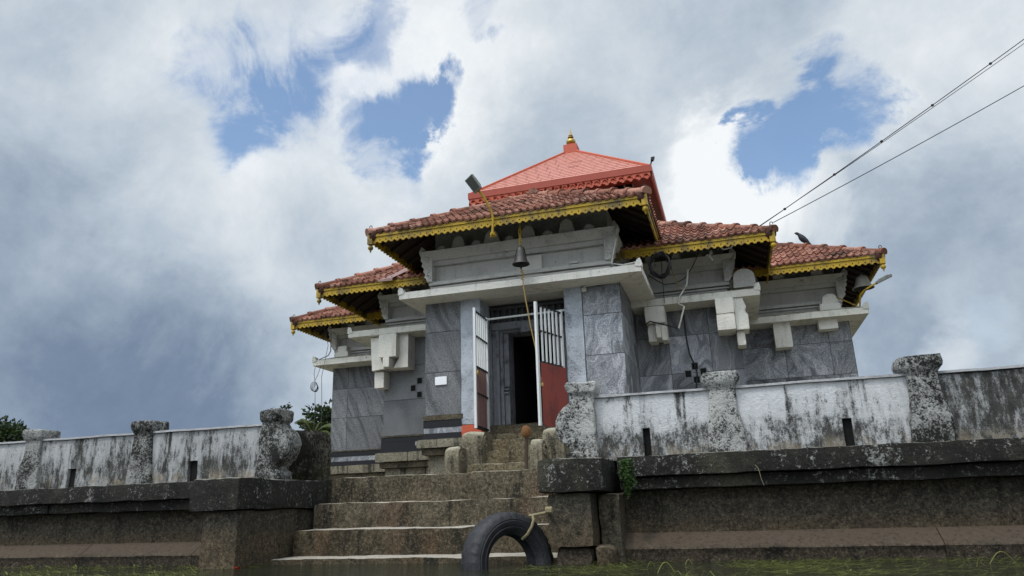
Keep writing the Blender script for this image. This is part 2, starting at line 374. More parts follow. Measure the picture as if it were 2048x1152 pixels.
# ------------------------------------------------------------------ mesh builder
WL = {}
class MB:
    def __init__(s): s.v = []; s.f = []; s.r = []; s.rnd = .5
    def add(s, vs, fs, rnd=None):
        o = len(s.v); s.v += [tuple(x) for x in vs]
        rr = s.rnd if rnd is None else rnd
        for f in fs: s.f.append(tuple(i+o for i in f)); s.r.append(rr)
    def box(s, x0, x1, y0, y1, z0, z1, rnd=None):
        s.add([(x0, y0, z0), (x1, y0, z0), (x1, y1, z0), (x0, y1, z0), (x0, y0, z1), (x1, y0, z1), (x1, y1, z1), (x0, y1, z1)],
              [(0, 3, 2, 1), (4, 5, 6, 7), (0, 1, 5, 4), (1, 2, 6, 5), (2, 3, 7, 6), (3, 0, 4, 7)], rnd)
    def rbox(s, x0, x1, y0, y1, z0, z1, seg=.09, amp=.012, freq=3.0, chip=.014, rnd=None):
        # weathered stone block: finely divided box, worn arrises, wavering faces
        nx, ny, nz = [max(1, int(round(abs(b-a)/seg))) for a, b in ((x0, x1), (y0, y1), (z0, z1))]
        nx = min(nx, 400)
        idx = {}; V = []; F = []
        def vert(i, j, k):
            key = (i, j, k)
            if key not in idx:
                px, py, pz = x0+(x1-x0)*i/nx, y0+(y1-y0)*j/ny, z0+(z1-z0)*k/nz
                q = Vector((px, py, pz))
                nv = noise.noise_vector(q*freq)*amp*.8 + noise.noise_vector(q*freq*4.1)*amp*.4
                ex = (i in (0, nx)) + (j in (0, ny)) + (k in (0, nz))
                c = chip*.42*(.5+1.0*abs(noise.noise(q*7)))*(ex-1)
                q2 = q+nv
                if ex > 1:
                    if i == 0: q2.x += c
                    if i == nx: q2.x -= c
                    if j == 0: q2.y += c
                    if j == ny: q2.y -= c
                    if k == 0: q2.z += c
                    if k == nz: q2.z -= c
                idx[key] = len(V); V.append(q2)
            return idx[key]
        for i in range(nx):
            for k in range(nz):
                F.append((vert(i, 0, k), vert(i+1, 0, k), vert(i+1, 0, k+1), vert(i, 0, k+1)))
                F.append((vert(i, ny, k), vert(i, ny, k+1), vert(i+1, ny, k+1), vert(i+1, ny, k)))
            for j in range(ny):
                F.append((vert(i, j, nz), vert(i+1, j, nz), vert(i+1, j+1, nz), vert(i, j+1, nz)))
                F.append((vert(i, j, 0), vert(i, j+1, 0), vert(i+1, j+1, 0), vert(i+1, j, 0)))
        for j in range(ny):
            for k in range(nz):
                F.append((vert(0, j, k), vert(0, j, k+1), vert(0, j+1, k+1), vert(0, j+1, k)))
                F.append((vert(nx, j, k), vert(nx, j+1, k), vert(nx, j+1, k+1), vert(nx, j, k+1)))
        s.add(V, F, rnd)
    def loft(s, rings, cap=True, closed=True, rnd=None):
        n = len(rings[0]); V = [p for r in rings for p in r]; F = []
        for a in range(len(rings)-1):
            for i in range(n if closed else n-1):
                j = (i+1) % n
                F.append((a*n+i, a*n+j, (a+1)*n+j, (a+1)*n+i))
        if cap:
            F.append(tuple(reversed(range(n)))); F.append(tuple((len(rings)-1)*n+i for i in range(n)))
        s.add(V, F, rnd)
    def tube(s, pts, r, n=6, rnd=None, cap=True):
        pts = [Vector(p) for p in pts]; rings = []; up = None
        for i, p in enumerate(pts):
            t = (pts[min(i+1, len(pts)-1)]-pts[max(i-1, 0)]).normalized()
            if up is None:
                a = Vector((0, 0, 1)) if abs(t.z) < .9 else Vector((1, 0, 0)); up = (a-t*a.dot(t)).normalized()
            else: up = (up-t*up.dot(t)).normalized()
            s2 = t.cross(up); rr = r[i] if isinstance(r, (list, tuple)) else r
            rings.append([p+(up*cos(2*pi*k/n)+s2*sin(2*pi*k/n))*rr for k in range(n)])
        s.loft(rings, cap, True, rnd)
    def lathe(s, c, prof, n=20, rnd=None):
        c = Vector(c)
        s.loft([[c+Vector((r*cos(2*pi*k/n), r*sin(2*pi*k/n), z)) for k in range(n)] for r, z in prof], True, True, rnd)
    def prism(s, poly, y0, y1, axis='y', rnd=None):
        # extrude a closed outline (x,z) along y (or (y,z) along x)
        n = len(poly)
        A = [(p[0], y0, p[1]) if axis == 'y' else (y0, p[0], p[1]) for p in poly]
        B = [(p[0], y1, p[1]) if axis == 'y' else (y1, p[0], p[1]) for p in poly]
        s.add(A+B, [tuple(range(n)), tuple(reversed(range(n, 2*n)))]+[(i, i+n, (i+1) % n+n, (i+1) % n) for i in range(n)], rnd)
    def build(s, name, material, parent=None, org=None, smooth=None, rough=0):
        xs, ys, zs = zip(*s.v)
        if org is None: org = ((min(xs)+max(xs))/2, (min(ys)+max(ys))/2, min(zs))
        org = Vector(org)
        me = bpy.data.meshes.new(name)
        me.from_pydata([Vector(v)-org for v in s.v], [], s.f); me.validate(); me.update()
        a = me.attributes.new('rnd', 'FLOAT', 'FACE')
        if len(me.polygons) == len(s.r): a.data.foreach_set('value', s.r)
        import bmesh
        bm = bmesh.new(); bm.from_mesh(me)
        bmesh.ops.recalc_face_normals(bm, faces=bm.faces) if s.fixn else None
        bm.to_mesh(me); bm.free()
        me.materials.append(M[material] if isinstance(material, str) else material)
        if smooth is not None:
            me.polygons.foreach_set('use_smooth', [True]*len(me.polygons)); me.set_sharp_from_angle(angle=radians(smooth))
        o = bpy.data.objects.new(name, me); COL.objects.link(o)
        pl = WL[parent.name] if parent else Vector((0, 0, 0))
        o.location = org-pl; o.parent = parent; WL[o.name] = org
        return o
    fixn = True

def thing(name, label, cat, loc, group=None):
    o = bpy.data.objects.new(name, None); COL.objects.link(o); o.location = loc; o.empty_display_size = .2
    WL[o.name] = Vector(loc)
    return tag(o, label, cat, group)
def tag(o, label=None, cat=None, group=None, kind=None):
    if label: o['label'] = label
    if cat: o['category'] = cat
    if group: o['group'] = group
    if kind: o['kind'] = kind
    return o

# ------------------------------------------------------------------ setting
mb = MB(); mb.add([(-400, -200, 0), (400, -200, 0), (400, 600, 0), (-400, 600, 0)], [(0, 1, 2, 3)])
tag(mb.build('water', 'water', org=(0, 0, 0)), kind='structure')
mb = MB(); mb.add([(-400, -210, -1.2), (400, -210, -1.2), (400, 610, -1.2), (-400, 610, -1.2)], [(0, 1, 2, 3)])
tag(mb.build('lake_bed', 'earth', org=(0, 0, -1.2)), kind='structure')
mb = MB(); mb.box(-18, 12, 6.95, 19.6, -1, .742)
tag(mb.build('ground', 'plinth_dark'), kind='structure')
mb = MB(); n = 40
V = []; F = []
for i in range(n+1):
    for j in range(8):
        x = -300+600*i/n; y = 21+j*j*6.0
        V.append((x, y, (.25 if j else -.6)+(noise.noise(Vector((x*.03, y*.03, 0)))+.6)*.25*j))
for i in range(n):
    for j in range(7): F.append((i*8+j, (i+1)*8+j, (i+1)*8+j+1, i*8+j+1))
mb.add(V, F); tag(mb.build('far_bank', 'earth'), kind='structure')

# ------------------------------------------------------------------ lake wall, left and right
def course(mb, x0, x1, y0, y1, z0, z1, step=1.3, seed=1, **k):
    rr = random.Random(seed); x = x0
    while x < x1-.01:
        w = step*rr.uniform(.75, 1.35); e = min(x+w, x1)
        if x1-e < .35: e = x1
        dz = rr.uniform(-.004, .004); dy = rr.uniform(-.006, .006)
        mb.rbox(x+.0015, e-.0015, y0+dy, y1, z0, z1+dz, rnd=rr.random(), **k); x = e
def embankment(x0, x1, z_led, seed, name, label, mats):
    t = thing(name, label, 'retaining wall', ((x0+x1)/2, 5.9, 0))
    mb = MB(); course(mb, x0, x1, 5.70, 6.60, z_led-.155, z_led, 4.2, seed, seg=.06, amp=.012)
    mb.build('ledge', mats[0], t, smooth=40)
    mb = MB(); course(mb, x0, x1, 5.765, 6.55, z_led-.25, z_led-.157, 5.5, seed+1, seg=.07, amp=.012)
    mb.build('ledge_moulding', mats[0], t, smooth=40)
    mb = MB(); course(mb, x0, x1, 5.90, 6.5, .16, z_led-.252, 9.0, seed+2, seg=.06, amp=.018)
    mb.build('stone_face', mats[1], t, smooth=40)
    mb = MB(); rr = random.Random(seed+3); x = x0
    while x < x1-.01:
        e = min(x+rr.uniform(.5, 2.6), x1)
        ns = max(2, int((e-x)/.07)); rings = []
        for i in range(ns+1):
            xx = x+.003+(e-x-.006)*i/ns
            q = [noise.noise(Vector((xx*3, k, seed)))*.008 for k in range(4)]
            rings.append([(xx, 5.74+q[0], -.5), (xx, 5.74+q[0], .055), (xx, 5.725+q[1], .085+q[2]*.6), (xx, 5.735+q[1], .10+q[2]*.6), (xx, 5.885+q[3], .195+q[3]*.4), (xx, 6.2, .195), (xx, 6.2, -.5)])
        mb.loft(rings, rnd=rr.random()); x = e
    mb.build('base_course', mats[2], t, smooth=30)
    return t
embankment(-.90, 10.5, .765, 3, 'retaining_wall', 'dark stone lake embankment right of the stairs with reddish base course', ('ledge', 'wall_stone', 'base_stone'))
embankment(-18, -4.35, .735, 40, 'retaining_wall', 'black stone lake embankment left of the stairs', ('ledge_b', 'wall_stone', 'base_stone'))

def vase(mb, xc, y0, prof, ywid, z0, amp=.014, seed=0):
    # upright lofted through rounded rectangles; prof rows: (z, x_left, x_right, half_depth)
    rings = []
    # densify
    P = []
    for a, b2 in zip(prof[:-1], prof[1:]):
        for k in range(4):
            t = k/4; P.append([a[i]+(b2[i]-a[i])*t for i in range(4)])
    P.append(list(prof[-1]))
    for z, xl, xr, hd in P:
        cx, hx = xc+(xl+xr)/2, (xr-xl)/2; ring = []
        n = 28
        for k in range(n):
            a = 2*pi*k/n; ca, sa = cos(a), sin(a)
            ex = .15
            px = cx+hx*math.copysign(abs(ca)**ex, ca); py = y0+hd*math.copysign(abs(sa)**ex, sa)
            q = Vector((px, py, z))
            ring.append(q+noise.noise_vector(q*5+Vector((seed, 0, 0)))*amp+noise.noise_vector(q*19)*amp*.45)
        rings.append(ring)
    mb.loft(rings)
def parapet(x0, x1, slots, wallmat, zb, zt, t):
    mb = MB(); y0, y1 = 5.99, 6.09
    slots = sorted(slots); edges = [x0]
    for a, b2, zs in slots: edges += [a, b2]
    edges.append(x1)
    y1 = 6.26
    def skin(xa, xb, za, zb2, ya, yb):
        mb.rbox(xa, xb, ya, yb, za, zb2, seg=.07, amp=.007, chip=.004)
    for i in range(0, len(edges), 2): skin(edges[i], edges[i+1], zb, zt, y0, y1)
    for a, b2, zs in slots: mb.box(a-.02, b2+.02, y0+.006, y1-.01, zs, zt-.004)
    for a, b2, zs in slots:
        h = MB(); h.box(a-.01, b2+.01, y0+.04, y1-.02, zb, zs+.01); h.build('drain_hole', 'hole', t)
    return mb
PP = [(.74, -.150, .150, .135), (.84, -.146, .146, .13), (.95, -.135, .135, .128), (1.08, -.118, .118, .125), (1.19, -.108, .108, .122), (1.265, -.106, .106, .122),
      (1.285, -.112, .11, .130), (1.31, -.138, .130, .14), (1.325, -.152, .145, .145), (1.35, -.158, .152, .148), (1.375, -.152, .147, .145), (1.392, -.140, .140, .14), (1.405, -.138, .138, .14)]
tR = thing('parapet_wall', 'white lime-washed parapet with mouldy streaks right of the stairs', 'parapet', (1.2, 6.12, .77))
mb = parapet(-1.14, 1.48, [(-.712, -.652, 1.0), (.795, .862, .985)], 'plaster_right', .75, 1.268, tR)
mb.build('wall_face', 'plaster_right', tR, smooth=40)
mb = parapet(1.48, 10.4, [(3.4, 3.47, .98), (5.9, 5.97, .98)], 'plaster_far', .75, 1.262, tR)
tag(mb.build('wall_face', 'plaster_far', tR, smooth=40), 'grey heavily streaked stretch of wall')
mb = MB(); mb.rbox(-1.1, 10.4, 5.968, 6.29, 1.268, 1.288, seg=.1, amp=.005, chip=.004); mb.build('coping', 'coping', tR, smooth=40)
endp = [(.74, -.13, .12, .14), (.80, -.15, .12, .14), (.825, -.15, .12, .14), (.84, -.095, .12, .135), (.88, -.12, .12, .14), (.91, -.165, .12, .145), (.95, -.20, .12, .145), (1.02, -.225, .12, .145), (1.10, -.222, .115, .145), (1.16, -.19, .11, .14), (1.20, -.145, .10, .13), (1.23, -.095, .10, .125),
        (1.275, -.085, .10, .125), (1.29, -.09, .105, .13), (1.32, -.112, .125, .15), (1.35, -.125, .137, .155), (1.395, -.125, .135, .155), (1.408, -.11, .12, .14)]
mb = MB(); vase(mb, -1.20, 6.05, endp, .2, .75, .016, 3)
tag(mb.build('post', 'post', tR, smooth=50), 'bulging scroll-shaped end post')
for xc in (-.06, 1.385, 3.0, 4.6, 6.2):
    mb = MB(); vase(mb, xc, 6.06, PP, .2, .75, .014, xc); mb.build('post', 'post' if xc < 1 else 'post_mid', tR, smooth=50)

tL = thing('parapet_wall', 'grey-stained parapet with bracketed posts left of the stairs', 'parapet', (-7, 6.12, .74))
mb = parapet(-17.5, -4.22, [(-6.66, -6.55, .935), (-5.15, -5.04, .945), (-8.4, -8.3, .93), (-10.2, -10.1, .93)], 'plaster_left', .72, 1.236, tL)
mb.build('wall_face', 'plaster_left', tL, smooth=40)
mb = MB(); mb.rbox(-17.5, -4.25, 5.968, 6.29, 1.236, 1.256, seg=.1, amp=.005, chip=.004); mb.build('coping', 'coping', tL, smooth=40)
PL = [(.72, -.150, .150, .10), (.82, -.142, .142, .10), (.95, -.13, .13, .10), (1.1, -.112, .112, .098), (1.20, -.102, .102, .096), (1.235, -.102, .102, .098),
      (1.26, -.112, .112, .115), (1.285, -.124, .124, .125), (1.31, -.127, .127, .13), (1.352, -.127, .127, .13), (1.365, -.115, .115, .122)]
for xc in (-7.12, -5.69, -8.55, -10.0, -11.5):
    mb = MB(); vase(mb, xc-.025, 6.04, PL, .2, .72, .014, xc); mb.build('post', 'post_left', tL, smooth=50)
PE = [(.72, -.12, .15, .125), (.79, -.12, .145, .125), (.815, -.11, .10, .12), (.85, -.11, .10, .12), (.875, -.11, .135, .125), (.91, -.105, .175, .13), (.97, -.10, .215, .13), (1.05, -.10, .225, .13), (1.12, -.098, .205, .13), (1.17, -.095, .165, .128), (1.205, -.09, .11, .118),
      (1.25, -.085, .088, .112), (1.265, -.088, .09, .115), (1.28, -.105, .102, .125), (1.30, -.112, .108, .13), (1.37, -.114, .11, .132), (1.384, -.10, .10, .125)]
mb = MB(); vase(mb, -4.225, 6.055, PE, .2, .72, .016, 8)
tag(mb.build('post', 'post_left', tL, smooth=50), 'round-bodied end post')
mb = MB(); vase(mb, -4.215, 6.62, [(.73, -.14, .15, .2), (.85, -.13, .165, .2), (1.0, -.135, .17, .21), (1.1, -.14, .155, .2), (1.19, -.15, .13, .2), (1.225, -.14, .10, .18)], .2, .73, .018, 5)
tag(mb.build('stone_post', 'post_moss', org=(-4.215, 6.62, .74), smooth=50), 'mossy dark upright stone behind the round left end post', 'stone post')

# ------------------------------------------------------------------ stairs down to the water
st = thing('water_stairs', 'wide worn stone stairs rising out of the lake', 'stairs', (-2.8, 6.2, 0))
for k, (yf, z, mm, x1) in enumerate([(5.74, .045, 'step_low', -1.2), (6.08, .268, 'step_low', -1.2), (6.40, .500, 'step', -1.2), (6.70, .748, 'step', -1.2)]):
    mb = MB(); rr = random.Random(k+20); x = -3.98; e = x1
    zz0 = -.6 if k == 0 else z-.30
    while x < e-.01:
        w = rr.uniform(1.3, 2.4); xe = min(x+w, e)
        if e-xe < .3: xe = e
        if k < 2: xe = e
        mb.rbox(x+.001, xe-.001, yf+rr.uniform(-.004, .004), 7.0+k*.002, zz0, z+rr.uniform(-.003, .003), seg=.045, amp=.014, freq=2.2, chip=.012, rnd=rr.random()); x = xe
    mb.build('step', mm, st, smooth=35)
mb = MB(); mb.rbox(-4.50, -4.01, 5.28, 6.72, .462, .728, seg=.05, amp=.014, chip=.02)
tag(mb.build('flank_block', 'ledge', st, smooth=40), 'black capping block left of the steps')
mb = MB(); mb.rbox(-4.40, -4.04, 5.34, 6.70, -.5, .458, seg=.05, amp=.016, chip=.022)
tag(mb.build('flank_base', 'wall_stone', st, smooth=40), 'rough base under the left capping block')
mb = MB(); mb.rbox(-1.455, -.955, 5.38, 6.72, .508, .755, seg=.05, amp=.012, chip=.018)
tag(mb.build('flank_block', 'ledge_b', st, smooth=40), 'black capping block right of the steps')
mb = MB(); mb.rbox(-1.395, -1.06, 5.43, 6.70, .125, .503, seg=.05, amp=.012, chip=.016)
tag(mb.build('flank_base', 'wall_stone', st, smooth=40), 'rough pier under the right capping block')
mb = MB(); mb.rbox(-1.36, -1.08, 5.47, 6.6, -.5, .115, seg=.05, amp=.02, chip=.03)
tag(mb.build('flank_footing', 'base_stone', st, smooth=40), 'reddish footing under the right pier')
mb = MB(); mb.rbox(-1.05, -.88, 5.66, 6.5, -.4, .50, seg=.05, amp=.02, chip=.02); mb.build('filler_stone', 'plinth_dark', st, smooth=40)
mb = MB(); mb.rbox(-1.06, -.925, 5.44, 5.64, -.2, .13, seg=.03, amp=.03, freq=6, chip=.03)
tag(mb.build('loose_stone', 'wall_stone', smooth=50), 'dark rounded stone leaning at the foot of the right pier', 'stone')

# ------------------------------------------------------------------ temple
X0 = -2.72
T = thing('temple', 'stepped stone temple with red tiled eaves, yellow trim and marble-clad walls', 'temple', (X0, 12, .742))

def tiled_face(mb, axis, w0, w1, z0, cols, rows, rnd0, fixed, gap=.004, proud=.006):
    # marble slabs; axis 'y': face at y=fixed looking to -y; axis 'x': face at x=fixed looking to +x or -x
    rr = random.Random(rnd0)
    for i in range(len(cols)-1):
        for j in range(len(rows)-1):
            a, b2, c, d2 = cols[i]+gap, cols[i+1]-gap, rows[j]+gap, rows[j+1]-gap
            q = rr.random()
            if axis == 'y': mb.box(a, b2, fixed-proud, fixed+.002, c, d2, q)
            elif axis == 'x+': mb.box(fixed-.002, fixed+proud, a, b2, c, d2, q)
            else: mb.box(fixed-proud, fixed+.002, a, b2, c, d2, q)

def chajja(xl, xr, yw, yb, oxl, oxr, ys, zb, zin, name, material):
    # projecting cornice slab with a sloping top and upturned corner tips
    mb = MB(); zf = zb+.10
    A = [(oxl, ys, zb), (oxr, ys, zb), (oxr, yb, zb), (oxl, yb, zb)]
    B = [(oxl, ys, zf), (oxr, ys, zf), (oxr, yb, zf), (oxl, yb, zf)]
    C = [(xl, yw, zin), (xr, yw, zin), (xr, yb, zin), (xl, yb, zin)]
    # subdivide the front so the edge wavers like hand-run plaster
    nseg = 36
    def row(p, q, dz=0, amp=.006):
        out = []
        for i in range(nseg+1):
            v = Vector(p).lerp(Vector(q), i/nseg); v += Vector((0, noise.noise(v*2.3)*amp, noise.noise(v*3.1+Vector((5, 0, 0)))*amp)); out.append(v)
        return out
    ra, rb, rc = row(A[0], A[1]), row(B[0], B[1]), row(C[0], C[1])
    rw = row((xl, yw+.06, zb-.02), (xr, yw+.06, zb-.02))
    V = ra+rb+rc+rw; n = nseg+1; F = []
    for i in range(nseg):
        F += [(i, i+1, n+i+1, n+i), (n+i, n+i+1, 2*n+i+1, 2*n+i), (3*n+i, 3*n+i+1, i+1, i)]
    mb.add(V, F)
    # sides
    for s_ in (0, 1):
        a, b2, c = (ra[0], rb[0], rc[0]) if s_ == 0 else (ra[-1], rb[-1], rc[-1])
        ox, ix = (oxl, xl) if s_ == 0 else (oxr, xr)
        P = [a, b2, c, rw[0] if s_ == 0 else rw[-1]]
        Q = [Vector((ox, yb, zb)), Vector((ox, yb, zf)), Vector((ix, yb, zin)), Vector((ix, yb, zb-.02))]
        mb.add(P+Q, [(0, 4, 5, 1), (1, 5, 6, 2), (3, 7, 4, 0)])
        # corner tip
        sg = -1 if s_ == 0 else 1
        mb.prism([(ox+sg*.012, zf-.035), (ox+sg*.015, zf+.03), (ox-sg*.004, zf+.085), (ox-sg*.045, zf+.068), (ox-sg*.075, zf+.015), (ox-sg*.075, zf-.02)], ys-.012, ys+.10)
    mb.add([], [])
    return mb.build(name, material, T, smooth=25)

def frieze(xl, xr, yw, yb, zi, dz, back_t, dents, seedv):
    # stack of mouldings above the slab; widths returned along the sides too
    mb = MB(); e = .0
    def ring(x0, x1, y, za, zb2): mb.rbox(x0, x1, y, yb, za, zb2, seg=.16, amp=.004, chip=.004)
    ring(xl+.13, xr-.13, yw+.02, zi-.12, zi+.045)
    ring(xl+.10, xr-.10, yw-.012, zi+.045, zi+.072)
    ring(xl+.135, xr-.135, yw+.03, zi+.072, zi+.09)
    ring(xl+.09, xr-.09, yw-.04, zi+.09, zi+.145)
    ring(xl+.16, xr-.16, yw+.06, zi+.145, zi+.40*dz)
    ring(xl+.10, xr-.10, yw-.01, zi+.40*dz, zi+.47*dz)
    # cove flaring outwards to the upper moulding
    za, zb2 = zi+.47*dz, zi+.60*dz
    A = [(xl+.06, yw-.045, za), (xr-.06, yw-.045, za), (xr-.06, yb, za), (xl+.06, yb, za)]
    B = [(xl-.01, yw-.125, zb2), (xr+.01, yw-.125, zb2), (xr+.01, yb, zb2), (xl-.01, yb, zb2)]
    mb.loft([A, B])
    o = mb.build('frieze', 'frieze', T, smooth=25)
    # back wall above
    mb = MB(); mb.box(xl+.12, xr-.12, yw+.14, yb, zb2-.01, back_t); mb.build('attic_wall', 'frieze', T)
    # half round dentils
    for (xc, w, h) in dents:
        mb = MB(); zz = zb2-.03
        poly = [(xc-w*1.25, zz), (xc-w*.98, zz+h*.42)]+[(xc-w*cos(pi*k/10)*.92, zz+h*.5+sin(pi*k/10)*h*.5) for k in range(11)]+[(xc+w*.98, zz+h*.42), (xc+w*1.25, zz)]
        mb.prism(poly, yw-.085, yw+.16); mb.build('dentil', 'white', T, smooth=40)
    # carved corner brackets
    for sg, xe in ((-1, xl), (1, xr)):
        mb = MB(); z_ = zi+.14; hh = zb2-z_
        pr = [(-.165, 0), (-.085, 0), (-.07, .10), (-.035, .16), (-.055, .26), (-.02, .34), (-.03, .46), (.01, .55), (-.005, .66), (.025, .74), (.02, .86), (.045, .95), (.055, 1.06), (.01, 1.22), (-.04, 1.13), (-.06, 1.0), (-.165, .95)]
        mb.prism([(xe+sg*a*.95, z_+hh*b2) for a, b2 in pr], yw-.075, yw+.10)
        # carving on the face: three curling lobes
        for (a, b2, r) in ((-.07, .72, .035), (-.09, .42, .045), (-.11, .18, .03)):
            rings = []
            for k in range(9):
                an = k/8*1.5*pi
                rings.append(Vector((xe+sg*(a+cos(an)*r), yw-.082, z_+hh*b2+sin(an)*r)))
            mb.tube(rings, [.016-.001*k for k in range(9)], 6)
        mb.build('corner_bracket', 'white' if sg < 0 else 'frieze', T, smooth=35)

# --- porch block
PXL, PXR, PY = -4.15, -1.27, 9.45
def wall_core(x0, x1, y0, y1, z0, z1, name='wall_core', m_='grout'):
    mb = MB(); mb.box(x0, x1, y0, y1, z0, z1); return mb.build(name, m_, T)
wall_core(PXL, -3.60, PY, 11.0, 1.30, 3.36)
wall_core(-1.80, PXR, PY, 11.0, 1.30, 3.36)
wall_core(-3.60, -1.80, PY+.02, 11.0, 3.305, 3.36, 'porch_ceiling', 'white')
wall_core(-3.60, -1.80, PY-.02, 11.0, 1.0, 1.43, 'door_sill', 'plinth_dark')
def cladding(name, material, specs):
    mb = MB()
    for sp in specs: tiled_face(mb, *sp)
    return mb.build(name, material, T)
rowsP = [1.62, 1.68, 2.29, 2.88, 3.34]
cladding('marble_cladding', 'marble_diag', [('y', 0, 0, 0, [PXL, -3.60], rowsP[1:], 11, PY), ('x-', 0, 0, 0, [9.45, 10.15, 10.9], rowsP[1:], 12, PXL)])
cladding('marble_cladding', 'marble_swirl', [('y', 0, 0, 0, [-1.80, PXR], [1.62, 2.34, 2.90, 3.34], 23, PY), ('x+', 0, 0, 0, [9.45, 9.95, 10.42, 10.9], [1.62, 2.34, 2.90, 3.34], 17, PXR)])
def base_bands(xl, xr, yf, yb, zs, stone_z, solid=False):
    # charcoal band / marble band / charcoal band on a moulded stone plinth
    z0, z1, z2, z3, z4 = zs
    if z4 > z3:
        mb = MB(); mb.rbox(xl-.03, xr+.03, yf-.03, yb, z3, z4, seg=.2, amp=.002, chip=.004); mb.build('ledge_strip', 'plinth_dark', T)
    mb = MB(); mb.box(xl-.022, xr+.022, yf-.022, yb, z2, z3-.002); mb.build('charcoal_band', 'band_dark', T)
    if not solid:
        mb = MB(); mb.box(xl-.015, xr+.015, yf-.015, yb, z1+.002, z2-.002); mb.build('marble_band', 'marble_swirl', T)
    mb = MB(); mb.box(xl-.026, xr+.026, yf-.026, yb, z0, z1 if not solid else z2-.002); mb.build('charcoal_band', 'band_dark', T)
    mb = MB(); x = xl-.09; rr = random.Random(int(xl*100))
    while x < xr+.09:
        e = min(x+rr.uniform(.35, .8), xr+.09)
        mb.rbox(x+.002, e-.002, yf-.11+rr.uniform(-.006, .006), yb, stone_z, z0-.003, seg=.07, amp=.008, chip=.012); x = e
    mb.build('plinth_course', 'plinth', T, smooth=40)
    mb = MB(); mb.rbox(xl-.05, xr+.05, yf-.06, yb, stone_z-.10, stone_z-.002, seg=.12, amp=.01, chip=.02)
    mb.build('plinth_course', 'plinth_dark', T, smooth=40)
    mb = MB(); x = xl+.02
    while x < xr-.02:
        e = min(x+rr.uniform(.25, .45), xr-.02)
        mb.rbox(x, e-.012, yf+.03+rr.uniform(0, .02), yb, .80, stone_z-.10, seg=.08, amp=.008, chip=.01); x = e
    mb.build('plinth_course', 'plinth', T, smooth=40)
    mb = MB(); mb.rbox(xl-.12, xr+.12, yf-.13, yb, .735, .80, seg=.12, amp=.012, chip=.02); mb.build('plinth_course', 'plinth_dark', T, smooth=40)
base_bands(PXL, -3.60, PY, 11.0, (1.35, 1.43, 1.51, 1.61, 1.68), 1.23)
base_bands(-1.80, PXR, PY, 11.0, (1.35, 1.43, 1.51, 1.61, 1.62), 1.23)
# pillars beside the door
for x0, x1 in ((-3.60, -3.29), (-2.06, -1.80)):
    mb = MB(); mb.rbox(x0+.003, x1-.003, PY-.03, PY+.42, 1.52, 3.33, seg=.08, amp=.006, chip=.012); pl = mb.build('pillar', 'pillar', T, smooth=40)
    mb = MB(); mb.rbox(x0+.001, x1-.001, PY-.034, PY+.42, 1.36, 1.519, seg=.08, amp=.005, chip=.01); tag(mb.build('pillar_foot', 'pillar_red', pl, smooth=40))
# door frame, set back
YD = 9.86
def frame_ring(mb, xa, xb, zt, w, y0, y1, zb=1.43, wt=None):
    wt = wt or w
    mb.rbox(xa, xa+w, y0, y1, zb, zt, seg=.07, amp=.004, chip=.006); mb.rbox(xb-w, xb, y0, y1, zb, zt, seg=.07, amp=.004, chip=.006)
    mb.rbox(xa+w, xb-w, y0, y1, zt-wt, zt, seg=.07, amp=.004, chip=.006)
mb = MB()
frame_ring(mb, -3.36, -2.02, 3.02, .105, YD-.06, YD+.25)
frame_ring(mb, -3.255, -2.125, 2.985, .055, YD-.02, YD+.25)
frame_ring(mb, -3.20, -2.18, 2.955, .05, YD-.045, YD+.25)
frame_ring(mb, -3.15, -2.23, 2.925, .05, YD, YD+.25)
frame_ring(mb, -3.10, -2.28, 2.895, .075, YD+.04, YD+.30, wt=.035)
mb.rbox(-2.80, -2.58, YD-.07, YD+.2, 2.845, 2.955, seg=.05, amp=.004, chip=.008)
for zz in (1.98, 2.03, 2.08): mb.box(-3.12, -3.03, YD+.012, YD+.05, zz, zz+.022); mb.box(-2.35, -2.26, YD+.012, YD+.05, zz, zz+.022)
mb.build('door_frame', 'door_frame', T, smooth=40)
mb = MB(); mb.rbox(-3.36, -2.02, YD-.10, YD+.3, 1.43, 1.53, seg=.08, amp=.008, chip=.015); mb.build('threshold', 'plinth_dark', T, smooth=40)
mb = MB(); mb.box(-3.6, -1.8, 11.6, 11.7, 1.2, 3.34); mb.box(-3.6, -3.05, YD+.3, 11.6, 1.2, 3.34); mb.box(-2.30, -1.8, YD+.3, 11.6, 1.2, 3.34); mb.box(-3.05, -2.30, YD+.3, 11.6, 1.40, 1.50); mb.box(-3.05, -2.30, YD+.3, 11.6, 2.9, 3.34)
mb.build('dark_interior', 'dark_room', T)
# transom louvre over the frame
mb = MB(); mb.box(-3.29, -2.06, YD+.02, YD+.1, 3.015, 3.31)
for k in range(13):
    x = -3.26+k*.094; mb.box(x, x+.03, YD-.035, YD+.02, 3.03, 3.22)
mb.rbox(-3.29, -2.06, YD-.05, YD+.02, 3.22, 3.26, seg=.1, amp=.003, chip=.004)
mb.build('transom_louvre', 'louver', T)
mb = MB(); mb.tube([(-3.29, 9.52, 3.012), (-2.06, 9.52, 3.03)], .016, 8); mb.build('transom_rail', 'white_metal', T)
